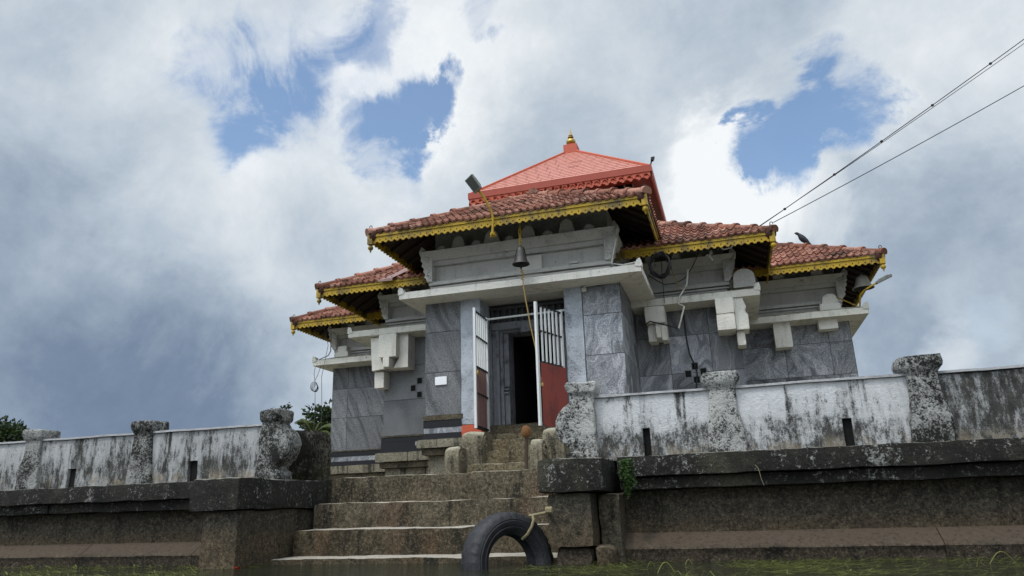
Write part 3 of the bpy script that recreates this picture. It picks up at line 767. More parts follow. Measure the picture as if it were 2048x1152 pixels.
# two iron gates standing open
def gate(hx, hy, ex, ey, z0, z1, panel_front, label):
    ax = Vector((ex-hx, ey-hy, 0)); L = ax.length; ax.normalize(); nr = Vector((ax.y, -ax.x, 0))
    def P(u, z, o=0): return Vector((hx, hy, 0))+ax*u+nr*o+Vector((0, 0, z))
    def bar(mb, u0, u1, za, zb2, o0, o1):
        A = [P(u0, za, o0), P(u1, za, o0), P(u1, za, o1), P(u0, za, o1)]; B = [P(u0, zb2, o0), P(u1, zb2, o0), P(u1, zb2, o1), P(u0, zb2, o1)]
        mb.loft([A, B])
    mb = MB(); bar(mb, 0, .035, z0, z1, -.014, .014); bar(mb, L-.038, L, z0, z1+.005, -.016, .016)
    gt = tag(mb.build('gate', 'white_metal', T), label)
    for za in (z0+.01, z0+(z1-z0)*.28, z0+(z1-z0)*.50, z0+(z1-z0)*.76, z1-.045):
        mb = MB(); bar(mb, .035, L-.038, za, za+.022, -.010, .010); mb.build('rail', 'iron_dark', gt)
    zm = z0+(z1-z0)*.50
    for k in range(5):
        u = .045+(L-.095)*(k+1)/6
        mb = MB(); bar(mb, u-.010, u+.010, zm+.03, z1-.045, -.010, .010); mb.build('bar', 'white_metal', gt)
        if not panel_front:
            mb = MB(); bar(mb, u-.010, u+.010, z0+.04, zm, -.010, .010); mb.build('bar', 'gate_low', gt)
    o = -.024 if panel_front else .024
    mb = MB(); bar(mb, .0, L-.052, z0+.0, zm+.0, min(o, o*1.15), max(o, o*1.15)); mb.build('panel', 'gate_red' if panel_front else 'gate_maroon', gt)
    return gt
M['gate_maroon'] = m_simple('gate_maroon', (.085, .012, .014), .5)
M['gate_low'] = m_simple('gate_low', (.22, .13, .115), .5)
gate(-3.185, 9.40, -3.165, 8.80, 1.40, 3.00, False, 'left gate leaf with its bars in front of the red sheet')
gate(-2.095, 9.40, -2.315, 8.80, 1.38, 2.99, True, 'right gate leaf with a red lower sheet')
mb = MB(); mb.lathe((-3.15, 8.86, 2.09), [(.0, 0), (.022, .004), (.028, .03), (.022, .06), (.012, .07), (.0, .072)], 12); mb.build('padlock', 'brass', T, smooth=40)

chajja(PXL+.12, PXR-.12, 9.42, 10.95, -4.42, -.925, 9.10, 3.335, 3.50, 'cornice_slab', 'white_slab')
frieze(-4.16, -1.27, 9.40, 10.95, 3.49, 1.0, 4.50, [(-3.58, .095, .22), (-3.06, .11, .24), (-2.51, .10, .23), (-1.94, .105, .25), (-3.85, .07, .10), (-3.30, .075, .11), (-2.79, .07, .11), (-2.22, .08, .11), (-1.62, .08, .12)], 1)
mb = MB(); mb.rbox(-2.72, -2.34, 9.40, 9.50, 3.50, 3.86, seg=.08, amp=.004, chip=.006); mb.build('relief_panel', 'white', T, smooth=40)
mb = MB(); mb.rbox(-1.95, -1.82, 9.40, 9.47, 3.66, 3.70, seg=.03, amp=.006, chip=.012); mb.build('relief_knob', 'white', T, smooth=60)

# --- middle block
MXL, MXR, MY = -5.54, .25, 10.90
wall_core(MXL, PXL+.02, MY, 12.6, 1.25, 3.30); wall_core(PXR-.02, MXR, MY, 12.6, 1.25, 3.30); wall_core(PXL+.02, PXR-.02, 11.0, 12.6, 3.32, 3.4)
cladding('marble_cladding', 'marble_plain', [('y', 0, 0, 0, [MXL, PXL], [1.59, 2.17, 2.74, 3.25], 31, MY), ('x-', 0, 0, 0, [10.9, 11.6, 12.4], [1.59, 2.17, 2.74, 3.25], 32, MXL)])
cladding('marble_cladding', 'marble_swirl', [('y', 0, 0, 0, [PXR, -.79, -.19, MXR], [1.30, 1.68, 2.24, 2.81, 3.25], 44, MY), ('x+', 0, 0, 0, [10.9, 11.6, 12.4], [1.30, 2.24, 2.81, 3.25], 45, MXR)])
base_bands(MXL, PXL-.12, MY, 12.6, (1.32, 1.42, 1.49, 1.565, 1.59), 1.17, True)
mb = MB(); mb.box(-4.95, -4.42, MY-.034, MY, 1.41, 1.475); mb.build('marble_band', 'marble_swirl', T)
base_bands(PXR+.12, MXR, MY, 12.6, (1.0, 1.08, 1.16, 1.27, 1.29), .92, True)
chajja(MXL+.12, MXR-.12, 10.86, 12.5, -6.04, .585, 10.52, 3.225, 3.43, 'cornice_slab', 'white_slab_green')
frieze(MXL-.06, MXR+.03, 10.86, 12.5, 3.42, .92, 4.2, [(-.55, .07, .16), (-.2, .05, .08), (-5.1, .08, .12), (-4.6, .09, .16), (-4.3, .06, .09), (-.95, .08, .16)], 2)
# ventilation holes: cross of square openings
def vents(pts, y, w, h):
    for x, z in pts:
        mb = MB(); e = .012
        mb.box(x-w/2-e, x-w/2, y-.012, y+.02, z-h/2-e, z+h/2+e); mb.box(x+w/2, x+w/2+e, y-.012, y+.02, z-h/2-e, z+h/2+e)
        mb.box(x-w/2, x+w/2, y-.012, y+.02, z+h/2, z+h/2+e); mb.box(x-w/2, x+w/2, y-.012, y+.02, z-h/2-e, z-h/2)
        v = mb.build('vent', 'marble_plain', T)
        mb = MB(); mb.box(x-w/2, x+w/2, y-.0075, y+.01, z-h/2, z+h/2); mb.build('vent_opening', 'hole', v)
vents([(-4.89, 2.465), (-5.005, 2.35), (-4.89, 2.235)], MY, .085, .095)
vents([(-.445, 2.335), (-.55, 2.225), (-.33, 2.245), (-.435, 2.13)], MY, .085, .095)
# corbels under the middle slab
def corbel(boxes, m_='white_block'):
    mb = MB()
    for bx in boxes:
        if len(bx) == 6: mb.rbox(*bx, seg=.06, amp=.006, chip=.010)
        else: mb.prism(*bx)
    mb.build('corbel', m_, T, smooth=35)
corbel([(-1.075, -.78, 10.52, 10.9, 2.96, 3.22), (-1.06, -.93, 10.60, 10.9, 2.70, 2.958), (-.93, -.86, 10.50, 10.9, 2.73, 2.957), (-.86, -.775, 10.58, 10.9, 2.70, 2.956)])
corbel([(-.05, .205, 10.45, 10.9, 2.985, 3.222), (-.055, .202, 10.452, 10.9, 2.745, 2.98), ([(.206, 3.22), (.33, 3.22), (.37, 3.08), (.34, 3.02), (.385, 2.96), (.38, 2.75), (.206, 2.75)], 10.55, 10.9), (.20, .315, 10.62, 10.9, 2.53, 2.745)])
corbel([(-5.46, -5.14, 10.50, 10.9, 2.83, 3.22), (-5.37, -5.25, 10.47, 10.9, 2.66, 2.828), ([(-5.14, 3.22), (-4.98, 3.22), (-4.98, 2.66), (-5.24, 2.66), (-5.14, 2.83)], 10.62, 10.9)])
corbel([([(-5.66, 3.2), (-5.47, 3.2), (-5.47, 2.85), (-5.40, 2.66), (-5.62, 2.64)], 10.60, 10.9), (-5.615, -5.44, 10.68, 10.9, 2.36, 2.638)])
mb = MB(); mb.prism([(.24, 3.42)]+[(.40+cos(a)*.15, 3.58+sin(a)*.12) for a in [pi-k*pi/9 for k in range(10)]]+[(.56, 3.42)], 10.72, 11.1); mb.build('scroll_block', 'frieze', T, smooth=40)

# --- rear block
RXL, RXR, RY, RB = -7.42, 1.98, 12.40, 15.9
wall_core(RXL, MXL+.02, RY, RB, 1.2, 3.25); wall_core(MXR-.02, RXR, RY, RB, 1.2, 3.25); wall_core(MXL+.02, MXR-.02, 12.7, RB, 1.2, 4.1)
cladding('marble_cladding', 'marble_diag', [('y', 0, 0, 0, [RXL, -7.08, MXL], [1.53, 2.15, 2.71, 3.2], 51, RY), ('x-', 0, 0, 0, [12.4, 13.3, 14.2, 15.1, 15.9], [1.53, 2.15, 2.71, 3.2], 52, RXL)])
cladding('marble_cladding', 'marble_swirl', [('y', 0, 0, 0, [MXR, .95, 1.64, RXR], [1.2, 1.7, 2.28, 2.81, 3.2], 61, RY), ('x+', 0, 0, 0, [12.4, 13.3, 14.2, 15.1, 15.9], [1.2, 1.7, 2.28, 2.81, 3.2], 62, RXR)])
base_bands(RXL, MXL-.12, RY, RB, (1.25, 1.33, 1.42, 1.51, 1.53), 1.10)
base_bands(MXR+.12, RXR, RY, RB, (.95, 1.0, 1.08, 1.18, 1.2), .88)
chajja(RXL+.12, RXR-.12, 12.36, RB, -7.66, 2.23, 12.03, 3.145, 3.36, 'cornice_slab', 'white_slab_green')
frieze(RXL-.05, RXR+.04, 12.36, RB, 3.35, .92, 4.1, [(.6, .08, .16), (1.0, .09, .16), (1.6, .09, .18), (-7.0, .09, .1), (-6.6, .08, .14), (-6.1, .08, .1)], 3)
corbel([(.80, 1.07, 12.12, 12.4, 2.735, 3.16)]); corbel([(1.49, 1.78, 12.16, 12.4, 2.98, 3.16)])
corbel([(1.55, 1.87, 12.16, 12.42, 3.28, 3.40), ([(1.60, 3.40)]+[(1.72+cos(a)*.11, 3.47+sin(a)*.09) for a in [pi-k*pi/8 for k in range(9)]]+[(1.84, 3.40)], 12.18, 12.40)])
corbel([(-7.28, -6.98, 12.16, 12.42, 3.30, 3.40), (-7.22, -7.02, 12.18, 12.42, 3.40, 3.52)])

# --- tiled hip roofs
PITCH = math.atan(.57); CP, SP = cos(PITCH), sin(PITCH)
def slope_tiles(mb, O, U, Vd, Nn, L, maxv, seed, hip0=True, hip1=True, wave=.103, tl=.235):
    rr = random.Random(seed); O, U, Vd, Nn = map(Vector, (O, U, Vd, Nn)); tw = wave*2
    nr = int(maxv/tl)+1
    for j in range(nr):
        v0 = j*tl-.05; v1 = v0+tl+.07
        p0 = max(0, v0*CP)
        u0 = (p0 if hip0 else 0); u1 = L-(p0 if hip1 else 0)
        if u1-u0 < .1: break
        sh = (j % 2)*wave
        for c in range(int(L/tw)+2):
            a = c*tw-sh; mid = a+wave
            pin = max(0, (v0+tl*.5)*CP)
            if mid < (pin if hip0 else 0)-.02 or mid > L-(pin if hip1 else 0)+.02: continue
            rn = rr.random(); dzl = rr.uniform(-.004, .006); dv = rr.uniform(-.008, .008); tilt = rr.uniform(-.004, .004)
            V = []; ns = 12
            for row, (vv, up) in enumerate(((v0+dv-.0, -.006), (v0+dv, .030), (v1, .006))):
                for k in range(ns+1):
                    f = k/ns; u = a+tw*f
                    u = min(max(u, (max(0, vv*CP) if hip0 else -.03)-.01), L-(max(0, vv*CP) if hip1 else -.03)+.01)
                    ph = cos(2*pi*2*f)
                    h = .017*ph+.006*cos(4*pi*2*f)
                    V.append(O+U*u+Vd*vv+Nn*(up+(h if row else h*.9)+dzl+tilt*(f-.5)*2))
            F = []
            for row in range(2):
                for k in range(ns): F.append((row*(ns+1)+k, row*(ns+1)+k+1, (row+1)*(ns+1)+k+1, (row+1)*(ns+1)+k))
            mb.add(V, F, rn)
def ridge(mb, A, B, seed, r=.062, seg=.36):
    rr = random.Random(seed); A, B = Vector(A), Vector(B); t = (B-A); L = t.length; t.normalize()
    up = Vector((0, 0, 1)); up = (up-t*up.dot(t)).normalized(); s = t.cross(up)
    k = 0; x = 0
    while x < L-.05:
        e = min(x+seg, L); rn = rr.random(); rings = []; jit = rr.uniform(-.008, .008)
        for (q, ra, lift) in ((x-.03, r*1.10, .020), (x+.03, r*1.10, .018), (x+.031, r*1.0, .008), (e+.01, r*.93, .0)):
            rings.append([A+t*q+(s*cos(pi*i/8)*ra*1.15+up*(sin(pi*i/8)*ra+lift+jit-.018)) for i in range(-1, 10)])
        mb.loft(rings, True, True, rn); x = e
def fascia(mb, A, B, out, zt, h, cell, tip, hole, th=.022):
    A, B = Vector(A), Vector(B); L = (B-A).length; t = (B-A)/L; out = Vector(out); n = max(1, int(round(L/cell))); w = L/n
    zt_, zb, ztip = zt, zt-h+tip, zt-h
    for i in range(n):
        o = A+t*(i*w)
        def P(u, z, d=0): q = o+t*u+out*d; return Vector((q.x, q.y, z))
        OUT = [(0, zt_), (w/2, zt_), (w, zt_), (w, (zt_+zb)/2), (w, zb), (w*.80, zb-tip*.25), (w*.68, zb-tip*.85), (w/2, ztip), (w*.32, zb-tip*.85), (w*.2, zb-tip*.25), (0, zb), (0, (zt_+zb)/2)]
        hc = zb+hole*1.5+.004; INN = []
        for (u, z) in OUT:
            an = math.atan2(z-hc, u-w/2); INN.append((w/2+cos(an)*hole, hc+sin(an)*hole))
        V = [P(u, z) for u, z in OUT]+[P(u, z) for u, z in INN]+[P(u, z, -th) for u, z in OUT]+[P(u, z, -th) for u, z in INN]
        F = []; m_ = len(OUT)
        for k in range(m_):
            k2 = (k+1) % m_
            F += [(k, k2, m_+k2, m_+k), (2*m_+k, 3*m_+k, 3*m_+k2, 2*m_+k2), (m_+k, m_+k2, 3*m_+k2, 3*m_+k)]
            if 4 <= k <= 9: F.append((k, 2*m_+k, 2*m_+k2, k2))
        mb.add(V, F)
def hip_roof(xl, xr, yf, yb, ze, ztop, seed, seam=None, fz=None):
    eh = (xr-xl)/2; cx = (xl+xr)/2; maxplan = min(eh, (ztop-ze)/.57); maxv = maxplan/CP
    mb = MB()
    slope_tiles(mb, (xl, yf, ze+.05), (1, 0, 0), (0, CP, SP), (0, -SP, CP), xr-xl, maxv, seed)
    slope_tiles(mb, (xl, yb, ze+.05), (0, -1, 0), (CP, 0, SP), (-SP, 0, CP), yb-yf, maxv, seed+1, False, True)
    slope_tiles(mb, (xr, yf, ze+.05), (0, 1, 0), (-CP, 0, SP), (SP, 0, CP), yb-yf, maxv, seed+2, True, False)
    rf = mb.build('tiled_roof', 'tile', T, smooth=35)
    mp = maxplan; zt = ze+mp*.57
    def rline(A, B, sd, *k):
        mb = MB(); ridge(mb, A, B, sd, *k); mb.build('ridge_tiles', 'tile', rf, smooth=40)
    rline((xl-.03, yf-.03, ze+.055), (xl+mp, yf+mp, zt+.07), seed+3)
    rline((xr+.03, yf-.03, ze+.055), (xr-mp, yf+mp, zt+.07), seed+4)
    if mp > eh-.02: rline((cx, yf+mp-.1, zt+.06), (cx, yb, zt+.06), seed+5)
    if seam: rline((seam, yf+.02, ze+.05), (seam+.02, yf+mp*.98, zt+.06), seed+6, .042, .26)
    # corner ends: dark mortar plugs with a little iron hook
    for sg, xe in ((-1, xl), (1, xr)):
        mb = MB(); c = Vector((xe, yf, ze)); rings = []
        dd = Vector((sg, -1, 0)).normalized(); s2 = Vector((1, sg, 0)).normalized()
        for (q, a, b2) in ((-.12, .07, .085), (.0, .085, .095), (.03, .075, .085), (.045, .045, .055)):
            rings.append([c+dd*q+s2*cos(2*pi*k/12)*a+Vector((0, 0, .015+sin(2*pi*k/12)*b2)) for k in range(12)])
        mb.loft(rings); pl = mb.build('corner_plug', 'tile_dark', rf, smooth=50)
        mb = MB(); h0 = c+Vector((0, 0, .10)); mb.tube([h0, h0+Vector((0, 0, .05))]+[h0+Vector((sg*(.02-.02*cos(k*.5)), 0, .05+.025*sin(k*.5))) for k in range(1, 8)], .006, 6); mb.build('hook', 'iron_dark', rf)
    # timber soffit deck
    mb = MB(); th = .03; ins = .03
    A = [(xl+ins, yf+ins, ze-.005), (xr-ins, yf+ins, ze-.005), (xr-mp, yf+mp, zt-.01), (xl+mp, yf+mp, zt-.01)]
    mb.add(A, [(0, 1, 2, 3)]); mb.add([(xl+ins, yf+ins, ze-.005), (xl+mp, yf+mp, zt-.01), (xl+mp, yb, zt-.01), (xl+ins, yb, ze-.005)], [(0, 1, 2, 3)])
    mb.add([(xr-ins, yf+ins, ze-.005), (xr-ins, yb, ze-.005), (xr-mp, yb, zt-.01), (xr-mp, yf+mp, zt-.01)], [(0, 1, 2, 3)])
    if mp < eh-.05: mb.add([(xl+mp, yf+mp, zt-.01), (xr-mp, yf+mp, zt-.01), (xr-mp, yb, zt-.01), (xl+mp, yb, zt-.01)], [(0, 1, 2, 3)])
    # rafters as ribs under the boards
    x = xl+.25
    while x < xr-.2:
        dpt = min(1.0, mp, x-xl, xr-x)
        if dpt > .1: mb.add([(x, yf+ins, ze-.06), (x+.05, yf+ins, ze-.06), (x+.05, yf+dpt, ze+dpt*.57-.07), (x, yf+dpt, ze+dpt*.57-.07), (x, yf+ins, ze), (x+.05, yf+ins, ze), (x+.05, yf+dpt, ze+dpt*.57-.01), (x, yf+dpt, ze+dpt*.57-.01)], [(0, 1, 2, 3), (0, 3, 7, 4), (1, 5, 6, 2), (0, 4, 5, 1)])
        x += .3
    for sg, xe in ((1, xl), (-1, xr)):
        y = yf+.25
        while y < yb-.1:
            dpt = min(.9, mp, y-yf)
            if dpt > .1: mb.add([(xe+sg*ins, y, ze-.06), (xe+sg*ins, y+.05, ze-.06), (xe+sg*dpt, y+.05, ze+dpt*.57-.07), (xe+sg*dpt, y, ze+dpt*.57-.07), (xe+sg*ins, y, ze), (xe+sg*ins, y+.05, ze), (xe+sg*dpt, y+.05, ze+dpt*.57-.01), (xe+sg*dpt, y, ze+dpt*.57-.01)], [(0, 1, 2, 3), (0, 3, 7, 4), (1, 5, 6, 2), (0, 4, 5, 1)])
            y += .3
    mb.build('roof_deck', 'wood', rf)
    fh = .142
    for A, B, o in (((xl, yf-.012, 0), (xr, yf-.012, 0), (0, -1, 0)), ((xl-.012, yf, 0), (xl-.012, yb, 0), (-1, 0, 0)), ((xr+.012, yf, 0), (xr+.012, yb, 0), (1, 0, 0))):
        mb = MB(); fascia(mb, A, B, o, ze+.025, fh, .092, .026, .0105)
        A2, B2 = Vector(A)+Vector(o)*.004, Vector(B)+Vector(o)*.004
        t = (B2-A2).normalized()
        o_ = Vector(o)
        P = [A2+Vector((0, 0, ze-.018)), B2+Vector((0, 0, ze-.018)), B2+Vector((0, 0, ze+.032)), A2+Vector((0, 0, ze+.032))]
        Q = [p+o_*.012 for p in P]
        mb.add(P+Q, [(4, 5, 6, 7), (0, 1, 5, 4), (3, 7, 6, 2), (0, 4, 7, 3), (1, 2, 6, 5)])
        mb.build('fascia_board', 'yellow', rf, smooth=30)
    for xe in (xl-.008, xr+.008):
        mb = MB(); mb.box(xe-.038, xe+.038, yf-.05, yf+.026, ze-.13, ze+.02)
        mb.lathe((xe, yf-.012, ze-.13), [(.026, 0), (.020, -.012), (.034, -.028), (.040, -.048), (.032, -.070), (.016, -.082), (.012, -.10), (.002, -.125)], 12)
        mb.build('corner_pendant', 'yellow', rf, smooth=40)
    return rf
M['tile_dark'] = m_simple('tile_dark', (.075, .035, .028), .9, .45, 16, .01)
hip_roof(-4.70, -.775, 8.75, 13.0, 4.225, 5.36, 100, seam=-2.735)
hip_roof(-6.355, .815, 10.10, 14.3, 3.975, 5.5, 200)
hip_roof(-7.90, 2.47, 11.70, 16.6, 3.945, 5.3, 300)
# flashing where the left middle roof meets the porch eave
mb = MB(); mb.add([(-5.24, 10.0, 4.00), (-4.98, 10.0, 4.01), (-4.74, 10.22, 4.20), (-4.80, 10.40, 4.36), (-5.02, 10.16, 4.13), (-5.24, 9.995, 3.97), (-4.98, 9.995, 3.96)], [(0, 1, 2, 3, 4), (0, 5, 6, 1)])
mb.build('flashing', 'gate_low', T)

# --- upper tower with red sheet-metal roof
TY0, TY1, TH = 12.40, 15.9, 1.78
mb = MB(); mb.box(X0-1.4, X0+1.4, TY0+.42, TY1-.4, 4.5, 6.37); mb.build('tower_wall', 'white', T)
mb = MB()
for a, b2 in ((-1.62, -1.42), (-1.58, -1.42)): pass
mb.box(X0+1.05, X0+1.22, TY0+.405, TY0+.43, 6.0, 6.3); mb.box(X0+1.26, X0+1.385, TY0+.405, TY0+.43, 6.0, 6.3)
mb.build('tower_opening', 'hole', T)
EZ, AP = 6.405, 7.93
cy = (TY0+TY1)/2
apx = Vector((X0-.02, cy, AP)); corners = [Vector((X0-TH, TY0, EZ)), Vector((X0+TH, TY0, EZ)), Vector((X0+TH, TY1, EZ)), Vector((X0-TH, TY1, EZ))]
mb = MB(); rr = random.Random(5)
for f in range(4):
    A, B = corners[f], corners[(f+1) % 4]; nrm = (B-A).cross(apx-A).normalized(); nr = 19
    for j in range(nr):
        f0, f1 = j/nr*.96, (j+1)/nr*.96; f1s = (j+.86)/nr*.96
        a0, b0, a1, b1 = A.lerp(apx, f0), B.lerp(apx, f0), A.lerp(apx, f1), B.lerp(apx, f1)
        wid = (b0-a0).length; nc = max(1, int(round(wid/.24))); o = (j % 2)*.5/nc
        edges = sorted(set([0.0]+[min(1, max(0, k/nc+o)) for k in range(nc+1)]+[1.0]))
        for k in range(len(edges)-1):
            e0, e1 = edges[k]+.006/max(wid, .2), edges[k+1]-.006/max(wid, .2)
            if e1 <= e0: continue
            l0, l1 = a0.lerp(b0, e0), a0.lerp(b0, e1); a1s, b1s = A.lerp(apx, f1s), B.lerp(apx, f1s); l2, l3 = a1s.lerp(b1s, e1), a1s.lerp(b1s, e0)
            V = [l0-nrm*.002, l1-nrm*.002, l0+nrm*.008, l1+nrm*.008, l2+nrm*.002, l3+nrm*.002]
            mb.add(V, [(0, 1, 3, 2), (2, 3, 4, 5)], rr.random())
        mb.add([a0, b0, b1, a1], [(0, 1, 2, 3)], 1.0)
mr_ = mb.build('metal_roof', 'metal_red', T)
mb = MB()
for c in corners: mb.tube([c+Vector((0, 0, .012)), c.lerp(apx, .95)+Vector((0, 0, .012))], .03, 6)
mb.build('hip_cap', 'metal_trim', mr_, smooth=40)
mb = MB(); e = .035
A = [(X0-TH-e, TY0-e, EZ-.11), (X0+TH+e, TY0-e, EZ-.11), (X0+TH+e, TY1+e, EZ-.11), (X0-TH-e, TY1+e, EZ-.11)]; B = [(a, b2, EZ+.02) for a, b2, c in A]
mb.loft([A, B], cap=True); mb.build('eave_band', 'metal_fascia', mr_)
mb = MB()
for A, B, o in (((X0-TH, TY0-.02, 0), (X0+TH, TY0-.02, 0), (0, -1, 0)), ((X0+TH+.02, TY0, 0), (X0+TH+.02, TY1, 0), (1, 0, 0)), ((X0-TH-.02, TY0, 0), (X0-TH-.02, TY1, 0), (-1, 0, 0))):
    fascia(mb, A, B, o, EZ-.108, .15, .15, .05, .034, .012)
    L = (Vector(B)-Vector(A)).length; nn = int(L/.15)
    for k in range(nn):
        c = Vector(A).lerp(Vector(B), (k+.5)/nn)+Vector(o)*.012; t = (Vector(B)-Vector(A)).normalized()
        pts = [c+t*cos(q)*.05+Vector((0, 0, EZ-.19+sin(q)*.045)) for q in [i*2*pi/12 for i in range(10)]]
        mb.tube(pts, .010, 5)
mb.build('filigree_trim', 'metal_trim', mr_, smooth=40)
mb = MB(); mb.rbox(X0-.165, X0+.14, cy-.155, cy+.155, AP-.16, AP+.085, seg=.1, amp=.003, chip=.006); mb.build('roof_cap', 'metal_trim', mr_)
mb = MB(); zf = AP+.085
mb.lathe((X0-.015, cy, zf), [(.0, 0), (.07, .0), (.075, .02), (.05, .035), (.085, .06), (.105, .10), (.105, .135), (.08, .175), (.045, .20), (.04, .215), (.065, .228), (.065, .24), (.035, .252), (.05, .27), (.05, .28), (.022, .295), (.02, .34), (.008, .42), (.001, .48)], 20)
tag(mb.build('finial', 'brass', T, smooth=40), 'brass pot finial')

# ------------------------------------------------------------------ entrance steps with scroll balustrades
E_ = thing('entrance_stairs', 'short flight of mossy steps with scroll balustrades before the temple door', 'stairs', (-2.66, 8.9, .742))
for k, (yf, z) in enumerate([(8.45, .925), (8.72, 1.10), (8.98, 1.255), (9.20, 1.345)]):
    mb = MB(); mb.rbox(-3.16, -2.10, yf, 9.44, .70 if k == 0 else z-.2, z, seg=.05, amp=.012, freq=4, chip=.014)
    mb.build('step', 'entry_step', E_, smooth=40)
def scroll(x0, x1, yb, yf, z0, zt, seed):
    # balustrade stone: rounded nose curling down towards the front
    poly = [(yb, z0), (yb, zt-.02)]
    r = (yb-yf)
    for k in range(9):
        a = pi/2*k/8; poly.append((yf+.12-sin(a)*.12, zt-.14+cos(a)*.14))
    poly += [(yf-.0, z0+.12), (yf+.015, z0)]
    mb = MB(); n = len(poly); rings = []
    for i in range(7):
        f = i/6; x = x0+(x1-x0)*f; sh = .014*(1-sin(pi*f))**2
        ring = []
        cyy = sum(p[0] for p in poly)/n; czz = sum(p[1] for p in poly)/n
        for (y, z) in poly:
            q = Vector((x, y+(sh if y < cyy else -sh), z-(sh if z > czz else 0)))
            ring.append(q+noise.noise_vector(q*6+Vector((seed, 0, 0)))*.014)
        rings.append(ring)
    mb.loft(rings)
    # raised volute line on the faces
    for xx in (x0-.004, x1+.004):
        pts = [Vector((xx, yf+.13+cos(a)*(.085-.008*a), zt-.14+sin(a)*(.085-.008*a))) for a in [i*.5 for i in range(15)]]
        mb.tube(pts, .012, 5)
    return mb.build('balustrade', 'balustrade', E_, smooth=50)
scroll(-3.42, -3.24, 8.75, 8.36, .74, 1.155, 1); scroll(-3.30, -3.02, 9.30, 8.62, .74, 1.345, 2)
scroll(-2.36, -2.20, 8.75, 8.42, .74, 1.19, 3); scroll(-2.24, -1.98, 9.30, 8.60, .74, 1.325, 4)

# ------------------------------------------------------------------ things on and around the temple
def tubes(name, mat_, parts, label, cat, n=6, org=None, group=None):
    mb = MB()
    for pts, r in parts: mb.tube(pts, r, n)
    return tag(mb.build(name, mat_, smooth=50, org=org), label, cat, group)

# plaque
mb = MB(); mb.rbox(-3.995, -3.815, 9.425, 9.443, 2.105, 2.225, seg=.05, amp=.001, chip=.004)
tag(mb.build('plaque', 'plaque'), 'small blank white plaque on the marble wall left of the door', 'plaque')
# bells
def bell(name, c, r, h, mat_, label, clapper=True):
    t = thing(name, label, 'bell', c)
    mb = MB(); mb.lathe(c, [(r*1.06, 0), (r*1.04, h*.04), (r*.84, h*.17), (r*.70, h*.38), (r*.61, h*.65), (r*.55, h*.82), (r*.42, h*.94), (r*.2, h), (r*.16, h*1.07), (.002, h*1.1)], 24)
    mb.v = mb.v; mb.build('bell_body', mat_, t, smooth=45)
    mb = MB(); mb.lathe((c[0], c[1], c[2]-.004), [(r*.93, 0), (r*.93, .003)], 24); mb.build('bell_mouth', 'hole', t)
    if clapper:
        mb = MB(); mb.tube([(c[0], c[1], c[2]+h*.4), (c[0], c[1], c[2]-.07)], .009, 6); mb.lathe((c[0], c[1], c[2]-.06), [(.002, 0), (.016, .008), (.016, .02), (.002, .03)], 8); mb.build('clapper', 'iron_dark', t)
    return t
b1 = bell('hanging_bell', (-2.51, 8.90, 3.565), .114, .26, 'bronze', 'dark bronze bell hanging from the porch eave above the door')
mb = MB(); cx_, cz_ = -2.51, 3.84
for k in range(5):
    z0 = cz_+k*.055; pts = [Vector((cx_+cos(q)*.016*(1 if k % 2 else .4), 8.90+cos(q)*.016*(.4 if k % 2 else 1), z0+.032+sin(q)*.036)) for q in [i*2*pi/8 for i in range(9)]]
    mb.tube(pts, .006, 5)
mb.tube([(cx_, 8.9, 4.10), (cx_+.005, 8.9, 4.20)], .008, 5); mb.build('chain', 'yellow', b1)
mb = MB(); pts = [(-2.51, 8.9, 3.51), (-2.495, 8.9, 3.45), (-2.485, 8.9, 3.25), (-2.46, 8.9, 3.05), (-2.41, 8.9, 2.70), (-2.35, 8.9, 2.38), (-2.33, 8.9, 2.20), (-2.295, 8.86, 2.02), (-2.27, 8.85, 1.92)]
mb.tube(pts, .0075, 6)
for k in range(3): mb.tube([Vector((-2.495+cos(q)*.02, 8.9+sin(q)*.015, 3.34+k*.05+q*.006)) for q in [i*.8 for i in range(9)]], .006, 5)
mb.lathe((-2.27, 8.85, 1.87), [(.002, 0), (.018, .008), (.02, .03), (.012, .05), (.002, .055)], 8)
mb.tube([(-2.29, 8.85, 1.90), (-2.31, 8.85, 1.88), (-2.29, 8.85, 1.86)], .006, 5); mb.build('pull_rope', 'rope', b1)
b2_ = bell('hanging_bell', (2.21, 12.02, 3.545), .155, .21, 'bell_grey', 'grey bell tucked under the far right roof corner')
mb = MB(); mb.tube([(2.21, 12.02, 3.75), (2.21, 12.02, 4.02)], .01, 6); mb.build('hanger', 'iron_dark', b2_)

